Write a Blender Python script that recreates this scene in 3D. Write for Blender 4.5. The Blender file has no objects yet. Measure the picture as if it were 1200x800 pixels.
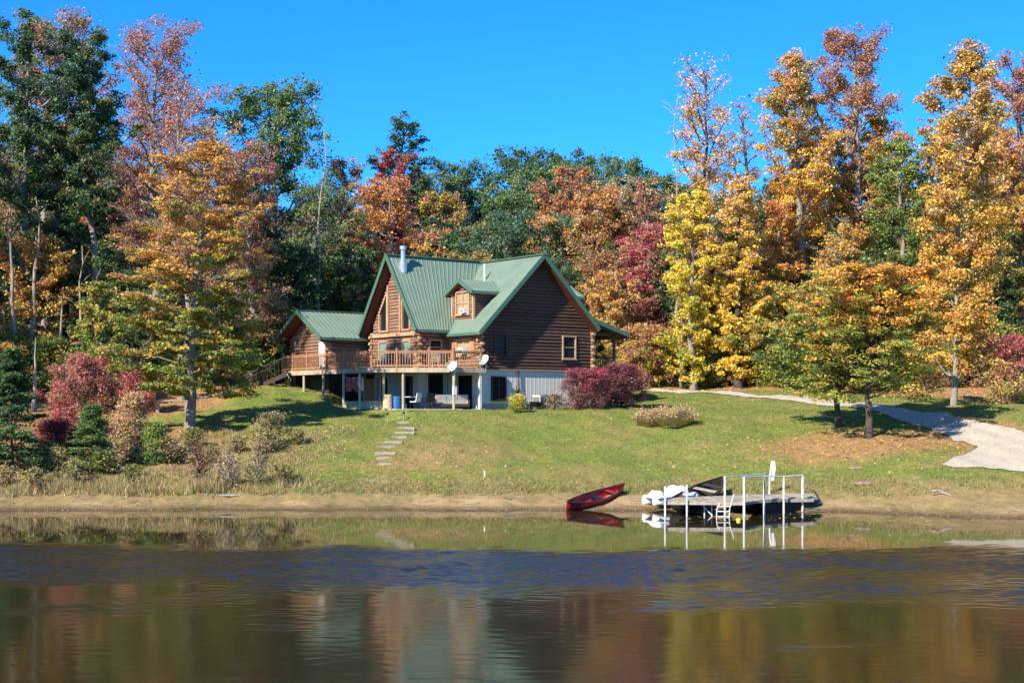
import bpy, math, random
import numpy as np

# ------------------------------------------------------------------ camera, light, exposure
S = bpy.context.scene
COL = S.collection
R = math.radians
F, HX, HY, CH = 1733.0, 600.0, 480.0, 4.33     # focal length in photo pixels, principal column, horizon row, eye height over the water
cam_d = bpy.data.cameras.new('camera')
cam = bpy.data.objects.new('camera', cam_d); COL.objects.link(cam)
cam.location = (0, 0, CH); cam.rotation_euler = (R(90), 0, 0)
cam_d.sensor_width = 36; cam_d.lens = 36 * F / 1200; cam_d.shift_y = 80 / 1200
cam_d.clip_start = 0.3; cam_d.clip_end = 3000
S.camera = cam
SUN_EL, SUN_TRAVEL = 36.0, 51.0                  # elevation; heading the light travels in (from +X towards +Y)
W = bpy.data.worlds.new("World"); S.world = W; W.use_nodes = True
wt = W.node_tree; wt.nodes.clear()
sky = wt.nodes.new('ShaderNodeTexSky'); sky.sky_type = 'NISHITA'; sky.sun_disc = False
sky.sun_elevation = R(SUN_EL); sky.sun_rotation = R(90 - (SUN_TRAVEL + 180))
sky.air_density = 1.0; sky.dust_density = 0.0; sky.ozone_density = 4.0; sky.altitude = 1500
hs = wt.nodes.new('ShaderNodeHueSaturation'); hs.inputs['Saturation'].default_value = 1.22; hs.inputs['Hue'].default_value = 0.492
tn = wt.nodes.new('ShaderNodeMix'); tn.data_type = 'RGBA'; tn.blend_type = 'MULTIPLY'; tn.inputs['Factor'].default_value = 1; tn.inputs['B'].default_value = (.20, .69, 1.06, 1)
bg = wt.nodes.new('ShaderNodeBackground'); bg.inputs[1].default_value = 0.13
wo = wt.nodes.new('ShaderNodeOutputWorld')
wt.links.new(sky.outputs[0], hs.inputs['Color']); wt.links.new(hs.outputs[0], tn.inputs['A']); wt.links.new(tn.outputs['Result'], bg.inputs[0]); wt.links.new(bg.outputs[0], wo.inputs[0])
sun_d = bpy.data.lights.new('sun', 'SUN'); sun_d.energy = 5.0; sun_d.angle = R(0.5); sun_d.color = (1.0, 0.90, 0.72)
sun = bpy.data.objects.new('sun', sun_d); COL.objects.link(sun)
sun.rotation_euler = (R(90 - SUN_EL), 0, R(SUN_TRAVEL - 90))
sun.location = (-30, -30, 60)
S.view_settings.view_transform = 'Standard'; S.view_settings.look = 'None'
S.view_settings.exposure = 0.88; S.view_settings.gamma = 1.0; S.view_settings.use_curve_mapping = False
S.render.engine = 'CYCLES'
S.cycles.max_bounces = 6; S.cycles.diffuse_bounces = 2; S.cycles.glossy_bounces = 3
S.cycles.transmission_bounces = 3; S.cycles.transparent_max_bounces = 6; S.cycles.use_denoising = True; S.cycles.denoiser = 'OPENIMAGEDENOISE'; S.cycles.denoising_input_passes = 'RGB_ALBEDO_NORMAL'
S.cycles.sample_clamp_indirect = 5

random.seed(7)

# ------------------------------------------------------------------ helpers: tags, meshes
def tag(o, label=None, cat=None, group=None, kind=None):
    if label: o['label'] = label
    if cat: o['category'] = cat
    if group: o['group'] = group
    if kind: o['kind'] = kind
    return o

def empty(name, loc, rz=0.0, label=None, cat=None, group=None):
    o = bpy.data.objects.new(name, None); COL.objects.link(o)
    o.location = loc; o.rotation_euler = (0, 0, rz); o.empty_display_size = 0.2
    return tag(o, label, cat, group)

def np_mesh(name, V, FC, mat, parent=None, cols=None, smooth=False):
    """V (n,3), FC (m,k) with one face size; cols (m,3) a colour per face"""
    V = np.asarray(V, np.float32); FC = np.asarray(FC, np.int32); m, k = FC.shape
    me = bpy.data.meshes.new(name)
    me.vertices.add(len(V)); me.vertices.foreach_set('co', V.ravel())
    me.loops.add(m * k); me.loops.foreach_set('vertex_index', FC.ravel())
    me.polygons.add(m); me.polygons.foreach_set('loop_start', np.arange(0, m * k, k, dtype=np.int32))
    if smooth: me.polygons.foreach_set('use_smooth', np.ones(m, bool))
    me.update(calc_edges=True)
    if cols is not None:
        a = me.attributes.new('tint', 'FLOAT_COLOR', 'FACE')
        c = np.ones((m, 4), np.float32); c[:, :3] = cols
        a.data.foreach_set('color', c.ravel())
    if mat: me.materials.append(mat)
    o = bpy.data.objects.new(name, me); COL.objects.link(o)
    if parent: o.parent = parent
    return o

class MB:
    def __init__(s): s.v = []; s.f = []; s.c = []
    def add(s, vs, fs, c=(1, 1, 1)):
        n = len(s.v); s.v += [tuple(p) for p in vs]
        for f in fs: s.f.append(tuple(i + n for i in f)); s.c.append(c)
        return s
    def hexa(s, p, c=(1, 1, 1)):       # 8 points: 4 bottom ring, 4 top ring
        return s.add(p, [(3, 2, 1, 0), (4, 5, 6, 7), (0, 1, 5, 4), (1, 2, 6, 5), (2, 3, 7, 6), (3, 0, 4, 7)], c)
    def box(s, x0, x1, y0, y1, z0, z1, c=(1, 1, 1)):
        return s.hexa([(x0, y0, z0), (x1, y0, z0), (x1, y1, z0), (x0, y1, z0), (x0, y0, z1), (x1, y0, z1), (x1, y1, z1), (x0, y1, z1)], c)
    def bar(s, a, b, w, h, up=(0, 0, 1), c=(1, 1, 1)):   # beam of section w x h from a to b
        a = np.array(a, float); b = np.array(b, float); d = b - a; d /= np.linalg.norm(d)
        u = np.array(up, float)
        if abs(d @ u) > .98: u = np.array((1., 0, 0))
        sd = np.cross(d, u); sd /= np.linalg.norm(sd); u = np.cross(sd, d)
        p = []
        for e in (a, b):
            p.append([e - sd * w / 2 - u * h / 2, e + sd * w / 2 - u * h / 2, e + sd * w / 2 + u * h / 2, e - sd * w / 2 + u * h / 2])
        return s.hexa(p[0] + p[1], c)
    def tube(s, pts, rad, n=8, cap=True, c=(1, 1, 1)):
        pts = [np.array(p, float) for p in pts]
        if not hasattr(rad, '__len__'): rad = [rad] * len(pts)
        vs = []; fs = []
        for i, p in enumerate(pts):
            d = pts[min(i + 1, len(pts) - 1)] - pts[max(i - 1, 0)]; d = d / (np.linalg.norm(d) + 1e-9)
            ref = np.array((1., 0, 0)) if abs(d[0]) < .8 else np.array((0, 1., 0))
            a = np.cross(d, ref); a /= np.linalg.norm(a); b = np.cross(d, a)
            for k in range(n):
                t = 2 * math.pi * k / n; vs.append(p + rad[i] * (math.cos(t) * a + math.sin(t) * b))
        for i in range(len(pts) - 1):
            for k in range(n):
                k2 = (k + 1) % n; fs.append((i * n + k, i * n + k2, (i + 1) * n + k2, (i + 1) * n + k))
        if cap: fs.append(tuple(range(n))[::-1]); fs.append(tuple((len(pts) - 1) * n + k for k in range(n)))
        return s.add(vs, fs, c)
    def poly(s, ring, z0, z1, c=(1, 1, 1)):   # vertical prism over an xy ring
        n = len(ring)
        vs = [(x, y, z0) for x, y in ring] + [(x, y, z1) for x, y in ring]
        return s.add(vs, [tuple(range(n))[::-1], tuple(range(n, 2 * n))] + [(i, (i + 1) % n, n + (i + 1) % n, n + i) for i in range(n)], c)
    def loft(s, rings, cap=True, c=(1, 1, 1), close=True):
        n = len(rings[0]); vs = [p for r in rings for p in r]; fs = []
        for i in range(len(rings) - 1):
            for k in range(n if close else n - 1):
                k2 = (k + 1) % n; fs.append((i * n + k, i * n + k2, (i + 1) * n + k2, (i + 1) * n + k))
        if cap: fs.append(tuple(range(n))[::-1]); fs.append(tuple((len(rings) - 1) * n + k for k in range(n)))
        return s.add(vs, fs, c)
    def build(s, name, mat, parent=None, smooth=False):
        me = bpy.data.meshes.new(name); me.from_pydata(s.v, [], s.f)
        a = me.attributes.new('tint', 'FLOAT_COLOR', 'FACE')
        cc = np.ones((len(s.f), 4), np.float32); cc[:, :3] = np.array(s.c, np.float32).reshape(-1, 3)
        a.data.foreach_set('color', cc.ravel())
        if smooth:
            for p in me.polygons: p.use_smooth = True
        me.materials.append(mat)
        o = bpy.data.objects.new(name, me); COL.objects.link(o)
        if parent: o.parent = parent
        return o

# ------------------------------------------------------------------ materials
def mat(name, col=(.5, .5, .5), rough=.8, metal=0.0, tint=False, var=0.25, scale=3.0, bump=0.0, bscale=20.0, stretch=(1, 1, 1), spec=0.3, col2=None, trans=0.0):
    m = bpy.data.materials.new(name); m.use_nodes = True; t = m.node_tree; n = t.nodes; L = t.links
    p = n['Principled BSDF']; p.inputs['Roughness'].default_value = rough; p.inputs['Metallic'].default_value = metal
    p.inputs['Specular IOR Level'].default_value = spec
    tc = n.new('ShaderNodeTexCoord'); mp = n.new('ShaderNodeMapping'); mp.inputs['Scale'].default_value = stretch
    L.new(tc.outputs['Object'], mp.inputs[0])
    nz = n.new('ShaderNodeTexNoise'); nz.inputs['Scale'].default_value = scale; nz.inputs['Detail'].default_value = 5; nz.inputs['Roughness'].default_value = .65
    L.new(mp.outputs[0], nz.inputs['Vector'])
    mx = n.new('ShaderNodeMix'); mx.data_type = 'RGBA'
    c2 = col2 if col2 else tuple(c * (1 - var) for c in col)
    c1 = col if col2 else tuple(min(1, c * (1 + var)) for c in col)
    mx.inputs['A'].default_value = (*c2, 1); mx.inputs['B'].default_value = (*c1, 1)
    mr = n.new('ShaderNodeMapRange'); mr.inputs['From Min'].default_value = .3; mr.inputs['From Max'].default_value = .7
    L.new(nz.outputs['Fac'], mr.inputs[0]); L.new(mr.outputs[0], mx.inputs['Factor'])
    out = mx.outputs['Result']
    if tint:
        at = n.new('ShaderNodeAttribute'); at.attribute_name = 'tint'
        ml = n.new('ShaderNodeMix'); ml.data_type = 'RGBA'; ml.blend_type = 'MULTIPLY'; ml.inputs['Factor'].default_value = 1
        L.new(out, ml.inputs['A']); L.new(at.outputs['Color'], ml.inputs['B']); out = ml.outputs['Result']
    L.new(out, p.inputs['Base Color'])
    if bump:
        nb = n.new('ShaderNodeTexNoise'); nb.inputs['Scale'].default_value = bscale; nb.inputs['Detail'].default_value = 6
        L.new(mp.outputs[0], nb.inputs['Vector'])
        bp = n.new('ShaderNodeBump'); bp.inputs['Strength'].default_value = bump; bp.inputs['Distance'].default_value = .03
        L.new(nb.outputs['Fac'], bp.inputs['Height']); L.new(bp.outputs[0], p.inputs['Normal'])
    if trans:
        tr = n.new('ShaderNodeBsdfTranslucent'); L.new(out, tr.inputs['Color'])
        ms = n.new('ShaderNodeMixShader'); ms.inputs[0].default_value = trans
        L.new(p.outputs[0], ms.inputs[1]); L.new(tr.outputs[0], ms.inputs[2]); L.new(ms.outputs[0], n['Material Output'].inputs['Surface'])
    return m

def leaf_mat(name):
    m = bpy.data.materials.new(name); m.use_nodes = True; t = m.node_tree; n = t.nodes; L = t.links
    p = n['Principled BSDF']; p.inputs['Roughness'].default_value = .6; p.inputs['Specular IOR Level'].default_value = .22
    at = n.new('ShaderNodeAttribute'); at.attribute_name = 'tint'
    oi = n.new('ShaderNodeObjectInfo'); hs = n.new('ShaderNodeHueSaturation')
    mr = n.new('ShaderNodeMapRange'); mr.inputs['To Min'].default_value = .485; mr.inputs['To Max'].default_value = .515
    L.new(oi.outputs['Random'], mr.inputs[0]); L.new(mr.outputs[0], hs.inputs['Hue']); L.new(at.outputs['Color'], hs.inputs['Color'])
    L.new(hs.outputs[0], p.inputs['Base Color'])
    tr = n.new('ShaderNodeBsdfTranslucent'); L.new(hs.outputs[0], tr.inputs['Color'])
    ms = n.new('ShaderNodeMixShader'); ms.inputs[0].default_value = .3
    L.new(p.outputs[0], ms.inputs[1]); L.new(tr.outputs[0], ms.inputs[2]); L.new(ms.outputs[0], n['Material Output'].inputs['Surface'])
    return m

M = {}
M['leaf'] = leaf_mat('leaves')
M['blade'] = leaf_mat('grass_blades')
M['bark'] = mat('bark', (.25, .21, .18), .9, var=.45, scale=5, bump=.8, bscale=9, stretch=(1, 1, .25))
M['bark_dark'] = mat('bark_dark', (.07, .055, .045), .9, var=.4, scale=5, bump=.8, bscale=9, stretch=(1, 1, .25))
M['bark_pale'] = mat('bark_pale', (.27, .245, .21), .85, var=.35, scale=4, bump=.5, bscale=8, stretch=(1, 1, .4))
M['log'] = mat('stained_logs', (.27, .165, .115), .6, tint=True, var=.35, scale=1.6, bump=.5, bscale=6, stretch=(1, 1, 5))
M['log_dark'] = mat('dark_logs', (.105, .06, .048), .6, tint=True, var=.35, scale=1.6, bump=.5, bscale=6, stretch=(1, 1, 5))  # darker log tone for right gable, rear walls, dormer cheeks and porch
M['log_end'] = mat('log_ends', (.42, .25, .14), .7, tint=True, var=.3, scale=8)
M['trim'] = mat('wood_trim', (.45, .29, .18), .6, var=.2, scale=4)
M['soffit'] = mat('soffit_boards', (.11, .035, .03), .6, var=.25, scale=3, stretch=(1, 8, 1))
M['roof'] = mat('green_metal_roof', (.17, .235, .18), .45, var=.12, scale=.8, spec=.5, bump=.12, bscale=2)
M['roof_trim'] = mat('green_metal_trim', (.075, .16, .11), .4, var=.1, scale=2, spec=.5)
M['siding'] = mat('grey_siding', (.62, .59, .54), .6, var=.1, scale=1.2, bump=.2, bscale=4, stretch=(6, 6, .4))
M['block'] = mat('concrete_block', (.33, .3, .26), .9, var=.25, scale=3, bump=.4, bscale=25)
M['concrete'] = mat('concrete', (.44, .41, .36), .9, var=.2, scale=3, bump=.3, bscale=25)
M['deck'] = mat('deck_wood', (.36, .21, .12), .7, tint=True, var=.3, scale=2.5, bump=.3, bscale=12)
M['rail'] = mat('rail_wood', (.4, .2, .11), .6, tint=True, var=.3, scale=3)
M['post'] = mat('weathered_posts', (.4, .33, .24), .8, tint=True, var=.3, scale=3, bump=.4, bscale=12, stretch=(1, 1, .2))
M['glass'] = mat('window_glass', (.014, .016, .02), .2, var=.1, scale=.5, spec=.2)
M['teal_pane'] = mat('teal_glass', (.17, .3, .27), .2, var=.15, scale=1, spec=.6)  # pale teal panes of the gable doors
M['curtain'] = mat('curtained_glass', (.36, .27, .17), .4, var=.2, scale=3, stretch=(6, 6, .5), spec=.7)
M['white'] = mat('white_paint', (.78, .78, .75), .45, var=.05, scale=2, bump=.05)
M['whitemetal'] = mat('white_metal', (.66, .65, .62), .6, var=.22, scale=3, spec=.25)
M['dish'] = mat('dish_grey', (.36, .43, .44), .4, var=.06, scale=2, spec=.5)
M['steel'] = mat('galvanised_pipe', (.55, .6, .63), .35, metal=.7, var=.15, scale=4)
M['black'] = mat('black_plastic', (.012, .012, .014), .45, var=.2, scale=4)
M['dark'] = mat('dark_opening', (.03, .028, .028), .7, var=.2, scale=2)
M['shutter'] = mat('dark_shutter', (.05, .035, .03), .6, var=.2, scale=3, stretch=(1, 1, 8))
M['red'] = mat('red_hull', (.31, .018, .028), .33, var=.18, scale=2.5, spec=.5, bump=.1, bscale=6)
M['brownhull'] = mat('brown_hull', (.06, .045, .04), .45, var=.25, scale=2.5)
M['blue'] = mat('blue_plastic', (.03, .13, .36), .45, var=.15)
M['beige'] = mat('beige_plastic', (.6, .45, .27), .6, var=.15)
M['red_cloth'] = mat('red_cloth', (.55, .1, .1), .9, var=.3, scale=8)
M['white_cloth'] = mat('white_cloth', (.7, .7, .72), .9, var=.2, scale=8)
M['cushion'] = mat('grey_cushion', (.4, .38, .36), .9, var=.25, scale=6)
M['yellow'] = mat('yellow_float', (.75, .55, .05), .4, var=.1)
M['plank'] = mat('grey_planks', (.36, .31, .25), .85, tint=True, var=.25, scale=4, bump=.4, bscale=15)
M['stone'] = mat('stone', (.24, .17, .11), .9, var=.35, scale=4, bump=.7, bscale=8)

# ------------------------------------------------------------------ ground
def smooth(a, b, x):
    t = np.clip((x - a) / (b - a), 0, 1); return t * t * (3 - 2 * t)

def shore(x):
    return np.interp(x, [-200, -60, -24, -10, 0, 8, 14, 20, 30, 60, 200], [45, 58, 63.2, 64, 63.6, 63.8, 62.5, 59.0, 56, 45, 20]) \
        + .28 * np.sin(x * .9 + .5) + .16 * np.sin(x * 2.3) + .1 * np.sin(x * 4.9 + 1)

_ps = [-60, -8, -2, 0, 0.9, 1.6, 3.0, 3.9, 24, 27, 45, 62, 100, 140, 220, 420]
_pz = [-3.5, -1.3, -.35, 0, .1, .24, .52, .66, 4.17, 4.36, 5.75, 7.7, 16.5, 24, 33, 42]
TH = R(37.0); P0 = (-1.92, 90.0); HZ = 4.33 + CH - CH + 0.0
CA, SA = math.cos(TH), math.sin(TH)
def to_uv(x, y):
    dx = x - P0[0]; dy = y - P0[1]
    return dx * CA + dy * SA, -dx * SA + dy * CA

def ground(x, y):
    x = np.asarray(x, float); y = np.asarray(y, float)
    s = y - shore(x)
    z = sum(np.interp(s + d, _ps, _pz) for d in (-.6, -.2, .2, .6)) / 4
    far = smooth(4, 14, s)
    z = z + far * (.10 * np.sin(x * .33 + y * .21) + .07 * np.sin(x * .71 - y * .47 + 2)) + smooth(60, 100, s) * 1.2 * np.sin(x * .07 + 1.3) * np.sin(y * .05)
    z = z + .95 * smooth(-6, -13, x) * smooth(25, 33, s) * (1 - .6 * smooth(45, 70, s))
    z = z + .03 * np.sin(x * 3.1 + y * 1.7) * smooth(-1, 2, s) + .02 * np.sin(x * 6.3 - y * 4.1) * smooth(-1, 2, s)
    u, v = to_uv(x, y)
    inside = smooth(-7.5, -5.5, u) * smooth(11.5, 9.5, u) * smooth(-2.6, -1.0, v) * smooth(15, 12, v)
    inside = inside * smooth(-8.2, -5.8, u - .6 * np.maximum(v - 4, 0))
    z = z * (1 - inside) + 4.33 * inside
    nb = smooth(10, 5, y)                                # the near bank the camera stands on
    z = z * (1 - nb) + (2.73 + .002 * np.abs(x)) * nb
    return z

def at(px, py, d0=45.0, d1=170.0):
    """point of the ground seen at photo pixel (px, py)"""
    d = np.arange(d0, d1, .05); x = (px - HX) / F * d
    zr = CH + (HY - py) / F * d
    k = np.argmax(ground(x, d) >= zr)
    if k == 0 and not ground(x[0], d[0]) >= zr[0]: k = len(d) - 1
    return float(x[k]), float(d[k]), float(ground(x[k], d[k]))

def wx(px, D): return (px - HX) / F * D
def wz(py, D): return CH + (HY - py) / F * D

xs = np.unique(np.concatenate([np.linspace(-700, -60, 24), np.arange(-60, -34, 1.5), np.arange(-34, 36, .4), np.arange(36, 62, 1.5), np.linspace(62, 700, 24)]))
ys = np.unique(np.concatenate([np.linspace(-400, 0, 8), np.arange(0, 52, 3), np.arange(52, 70, .25), np.arange(70, 112, .4), np.arange(112, 180, 2), np.linspace(180, 900, 24)]))
XX, YY = np.meshgrid(xs, ys); ZZ = ground(XX, YY)
nx, ny = len(xs), len(ys)
V = np.stack([XX.ravel(), YY.ravel(), ZZ.ravel()], 1)
I = (np.arange(ny - 1)[:, None] * nx + np.arange(nx - 1)[None, :]).ravel()
FC = np.stack([I, I + 1, I + 1 + nx, I + nx], 1)

def blob(x, y, cx, cy, rx, ry): return np.exp(-(((x - cx) / rx) ** 2 + ((y - cy) / ry) ** 2))
def forest_edge(x): return np.interp(x, [-60, -30, -22, -14, -8, 8, 12, 16, 22, 26, 60], [66, 72, 86, 99, 108, 109, 107, 106, 101, 94, 80])
tA = at(1017, 513); tB = at(222, 503); tC = at(983, 501)
def cover(x, y):
    s = y - shore(x)
    mud = smooth(2.8, 1.2, s + .7 * np.sin(x * .8) + .4 * np.sin(x * 2.1) + 1.1 * smooth(-3, -8, x) + .8 * smooth(11, 15, x))
    lit = smooth(-2.5, .8, y - forest_edge(x) + 1.2 * np.sin(x * .9))
    lit = np.maximum(lit, .95 * blob(x, y, tA[0] - .2, tA[1] - 1.5, 7.2, 4.2))
    lit = np.maximum(lit, 1.0 * blob(x, y, tA[0] + 5.5, tA[1] - 1.0, 3.5, 4.4))
    lit = np.maximum(lit, .75 * blob(x, y, tB[0] - 1, tB[1] - .8, 5.5, 3.0))
    lit = np.maximum(lit, .5 * blob(x, y, -5.5, 73, 4.5, 3))
    dry = np.maximum(smooth(-9.5, -12.5, x - .12 * (y - 76)) * smooth(84, 77, y), smooth(7.6, 5.0, s + .8 * np.sin(x * 1.3)) * .75)
    dry = np.maximum(dry, smooth(12, 17, x) * smooth(8.5, 5.5, s) * .95)
    dry = np.maximum(dry, .75 * blob(x, y, -3.5, 76, 4.5, 6)); dry = np.maximum(dry, .6 * blob(x, y, 3, 71, 5, 3))
    return np.clip(mud, 0, 1), np.clip(lit, 0, 1), np.clip(dry, 0, 1)

def ground_mat():
    m = bpy.data.materials.new('ground_cover'); m.use_nodes = True; t = m.node_tree; n = t.nodes; L = t.links
    p = n['Principled BSDF']; p.inputs['Roughness'].default_value = .95; p.inputs['Specular IOR Level'].default_value = .1
    geo = n.new('ShaderNodeNewGeometry')
    def noise(sc, det=6, st=(1, 1, 1), ro=.65):
        mp = n.new('ShaderNodeMapping'); mp.inputs['Scale'].default_value = st; L.new(geo.outputs['Position'], mp.inputs[0])
        q = n.new('ShaderNodeTexNoise'); q.inputs['Scale'].default_value = sc; q.inputs['Detail'].default_value = det; q.inputs['Roughness'].default_value = ro
        L.new(mp.outputs[0], q.inputs['Vector']); return q.outputs['Fac']
    def ramp(f, stops):
        r = n.new('ShaderNodeValToRGB'); e = r.color_ramp.elements
        while len(e) < len(stops): e.new(.5)
        for k, (pos, c) in enumerate(stops): e[k].position = pos; e[k].color = (*c, 1)
        L.new(f, r.inputs[0]); return r.outputs[0]
    def mix(f, a, b, mode='MIX'):
        q = n.new('ShaderNodeMix'); q.data_type = 'RGBA'; q.blend_type = mode
        if isinstance(f, float): q.inputs['Factor'].default_value = f
        else: L.new(f, q.inputs['Factor'])
        L.new(a, q.inputs['A']); L.new(b, q.inputs['B']); return q.outputs['Result']
    g = ramp(noise(.26, 5, (1, 1.6, 1), .6), [(.34, (.13, .185, .04)), (.48, (.18, .215, .05)), (.59, (.235, .225, .068)), (.7, (.28, .21, .088))])
    g2 = ramp(noise(5.5, 6, (1, .45, 1), .75), [(.3, (.45, .5, .42)), (.5, (1, 1, 1)), (.68, (1.5, 1.4, 1.25))])
    g = mix(1.0, g, g2, 'MULTIPLY')
    mud = ramp(noise(1.6, 9, (1, 2.2, 3), .75), [(.3, (.17, .10, .055)), (.46, (.36, .25, .12)), (.6, (.46, .34, .18)), (.75, (.27, .19, .1))])
    lit = ramp(noise(3.2, 8, (1, .6, 1), .8), [(.3, (.13, .08, .04)), (.45, (.30, .18, .08)), (.6, (.42, .26, .12)), (.72, (.22, .16, .07))])
    dry = ramp(noise(2.4, 8, (1, .6, 1), .8), [(.3, (.14, .12, .05)), (.48, (.28, .21, .09)), (.62, (.38, .27, .13)), (.74, (.2, .19, .06))])
    at_ = n.new('ShaderNodeAttribute'); at_.attribute_name = 'cover'; sp = n.new('ShaderNodeSeparateColor'); L.new(at_.outputs['Color'], sp.inputs[0])
    nf = noise(1.3, 8, (1, .8, 1), .75)
    def mask(ch, lo=.35, hi=.65):
        ad = n.new('ShaderNodeMath'); ad.operation = 'ADD'; L.new(sp.outputs[ch], ad.inputs[0])
        sb = n.new('ShaderNodeMath'); sb.operation = 'MULTIPLY_ADD'; sb.inputs[1].default_value = 1.1; sb.inputs[2].default_value = -.55; L.new(nf, sb.inputs[0]); L.new(sb.outputs[0], ad.inputs[1])
        mr = n.new('ShaderNodeMapRange'); mr.inputs['From Min'].default_value = lo; mr.inputs['From Max'].default_value = hi; L.new(ad.outputs[0], mr.inputs[0]); return mr.outputs[0]
    c = mix(mask(2, .3, .75), g, dry); c = mix(mask(1, .3, .7), c, lit); c = mix(mask(0), c, mud)
    # wet line just above the water
    sx = n.new('ShaderNodeSeparateXYZ'); L.new(geo.outputs['Position'], sx.inputs[0])
    wet = n.new('ShaderNodeMapRange'); wet.inputs['From Min'].default_value = .03; wet.inputs['From Max'].default_value = .2; wet.inputs['To Min'].default_value = .36; L.new(sx.outputs['Z'], wet.inputs[0])
    wc = n.new('ShaderNodeCombineColor'); [L.new(wet.outputs[0], wc.inputs[k]) for k in range(3)]
    c = mix(1.0, c, wc.outputs[0], 'MULTIPLY')
    L.new(c, p.inputs['Base Color'])
    b = n.new('ShaderNodeBump'); b.inputs['Strength'].default_value = .9; b.inputs['Distance'].default_value = .09
    L.new(noise(7, 6, (1, 1, 1), .75), b.inputs['Height']); L.new(b.outputs[0], p.inputs['Normal'])
    return m
gr = np_mesh('ground', V, FC, ground_mat(), smooth=True)
cm, cl, cd = cover(V[:, 0], V[:, 1])
a_ = gr.data.attributes.new('cover', 'FLOAT_COLOR', 'POINT'); a_.data.foreach_set('color', np.stack([cm, cl, cd, np.ones_like(cm)], 1).astype(np.float32).ravel())
tag(gr, 'grassy slope, sandy bank and wooded hill', None, None, 'structure')

# water
WATER = (.13, .008)      # slope of the waves: in the wind band, elsewhere
def water_mat():
    m = bpy.data.materials.new('pond_water'); m.use_nodes = True; n = m.node_tree.nodes
    p = n['Principled BSDF']; p.inputs['Base Color'].default_value = (.022, .019, .008, 1); p.inputs['Roughness'].default_value = .02
    p.inputs['IOR'].default_value = 1.333
    a = n.new('ShaderNodeAttribute'); a.attribute_name = 'ripple'; m.node_tree.links.new(a.outputs['Fac'], p.inputs['Roughness'])   # ripples too small to model
    return m
def wave_field(x, y, seed, n, l0, l1, spread):
    """sum of n travelling waves, root mean square slope 1"""
    rg = np.random.default_rng(seed); z = np.zeros_like(x); sl = 0
    for _ in range(n):
        lam = math.exp(rg.uniform(math.log(l0), math.log(l1))); kk = 2 * math.pi / lam; a = rg.normal(0, spread); p = rg.uniform(0, 6.28)
        amp = lam ** .9 / kk ** .1; z += amp * np.sin(kk * (y * math.cos(a) + x * math.sin(a)) + p); sl += (amp * kk) ** 2 / 2
    return z / math.sqrt(sl)
wxs = np.arange(-27, 27.01, .11); wys = np.arange(19, 51.01, .055)
WX, WY = np.meshgrid(wxs, wys)
def soft_noise(x, y, seed, n, l0, l1): return wave_field(x, y, seed, n, l0, l1, 1.3) / (.45 * (l0 + l1) / 6.28)
edge_n = soft_noise(WX, WY * 1.6, 5, 9, 3, 14)
yy = WY + .04 * WX + .75 * edge_n + .4 * soft_noise(WX, WY * 2.5, 6, 8, .8, 2.5)
gust = .5 + .5 * np.tanh(.7 * soft_noise(WX, WY * 2.2, 7, 10, 2, 12))
band = smooth(47.6, 46.2, yy) * (.30 + .70 * smooth(29.5, 40.0, yy + 1.2 * edge_n))
near_ = smooth(47.8, 46.8, yy)
fade = smooth(27, 23, np.abs(WX)) * smooth(51, 50, WY) * smooth(19, 20.5, WY)
ripple = wave_field(WX, WY, 1, 40, .26, .62, .8)
cat_ = wave_field(WX, WY, 2, 26, .30, .9, .9)
slope = near_ * WATER[1] * (.7 + .6 * gust) + WATER[0] * smooth(47.6, 44.6, yy) * smooth(31.0, 40.5, yy + 1.0 * edge_n) * (.75 + .5 * gust)
WZ = (ripple * slope * .8 + cat_ * slope * .6) * fade + .0012 * wave_field(WX, WY * 1.0, 3, 8, 1.5, 4, .6) * fade * near_
wn, wk = len(wxs), len(wys); ii = (np.arange(wk - 1)[:, None] * wn + np.arange(wn - 1)[None, :]).ravel()
WV_ = np.stack([WX.ravel(), WY.ravel(), WZ.ravel()], 1); WF_ = np.stack([ii, ii + 1, ii + 1 + wn, ii + wn], 1)
k0 = len(WV_); X0_, X1_, Y0_, Y1_ = float(wxs[0]), float(wxs[-1]), float(wys[0]), float(wys[-1])
ring_v = [(-400, 4, 0), (400, 4, 0), (400, 66.5, 0), (-400, 66.5, 0), (X0_, Y0_, 0), (X1_, Y0_, 0), (X1_, Y1_, 0), (X0_, Y1_, 0)]
WV_ = np.concatenate([WV_, np.array(ring_v)]); WF_ = np.concatenate([WF_, np.array([(0, 1, 5, 4), (1, 2, 6, 5), (2, 3, 7, 6), (3, 0, 4, 7)]) + k0])
wat = np_mesh('water', WV_, WF_, water_mat(), smooth=True)
rgh = .035 + fade * (near_ * (.052 + .02 * gust) + .15 * smooth(47.6, 44.6, yy) * smooth(31.0, 40.0, yy + 1.0 * edge_n))
ra_ = wat.data.attributes.new('ripple', 'FLOAT', 'POINT'); ra_.data.foreach_set('value', np.concatenate([rgh.ravel(), np.full(8, .03)]).astype(np.float32))
tag(wat, 'still pond with a band of wind ripples', None, None, 'structure')

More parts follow.
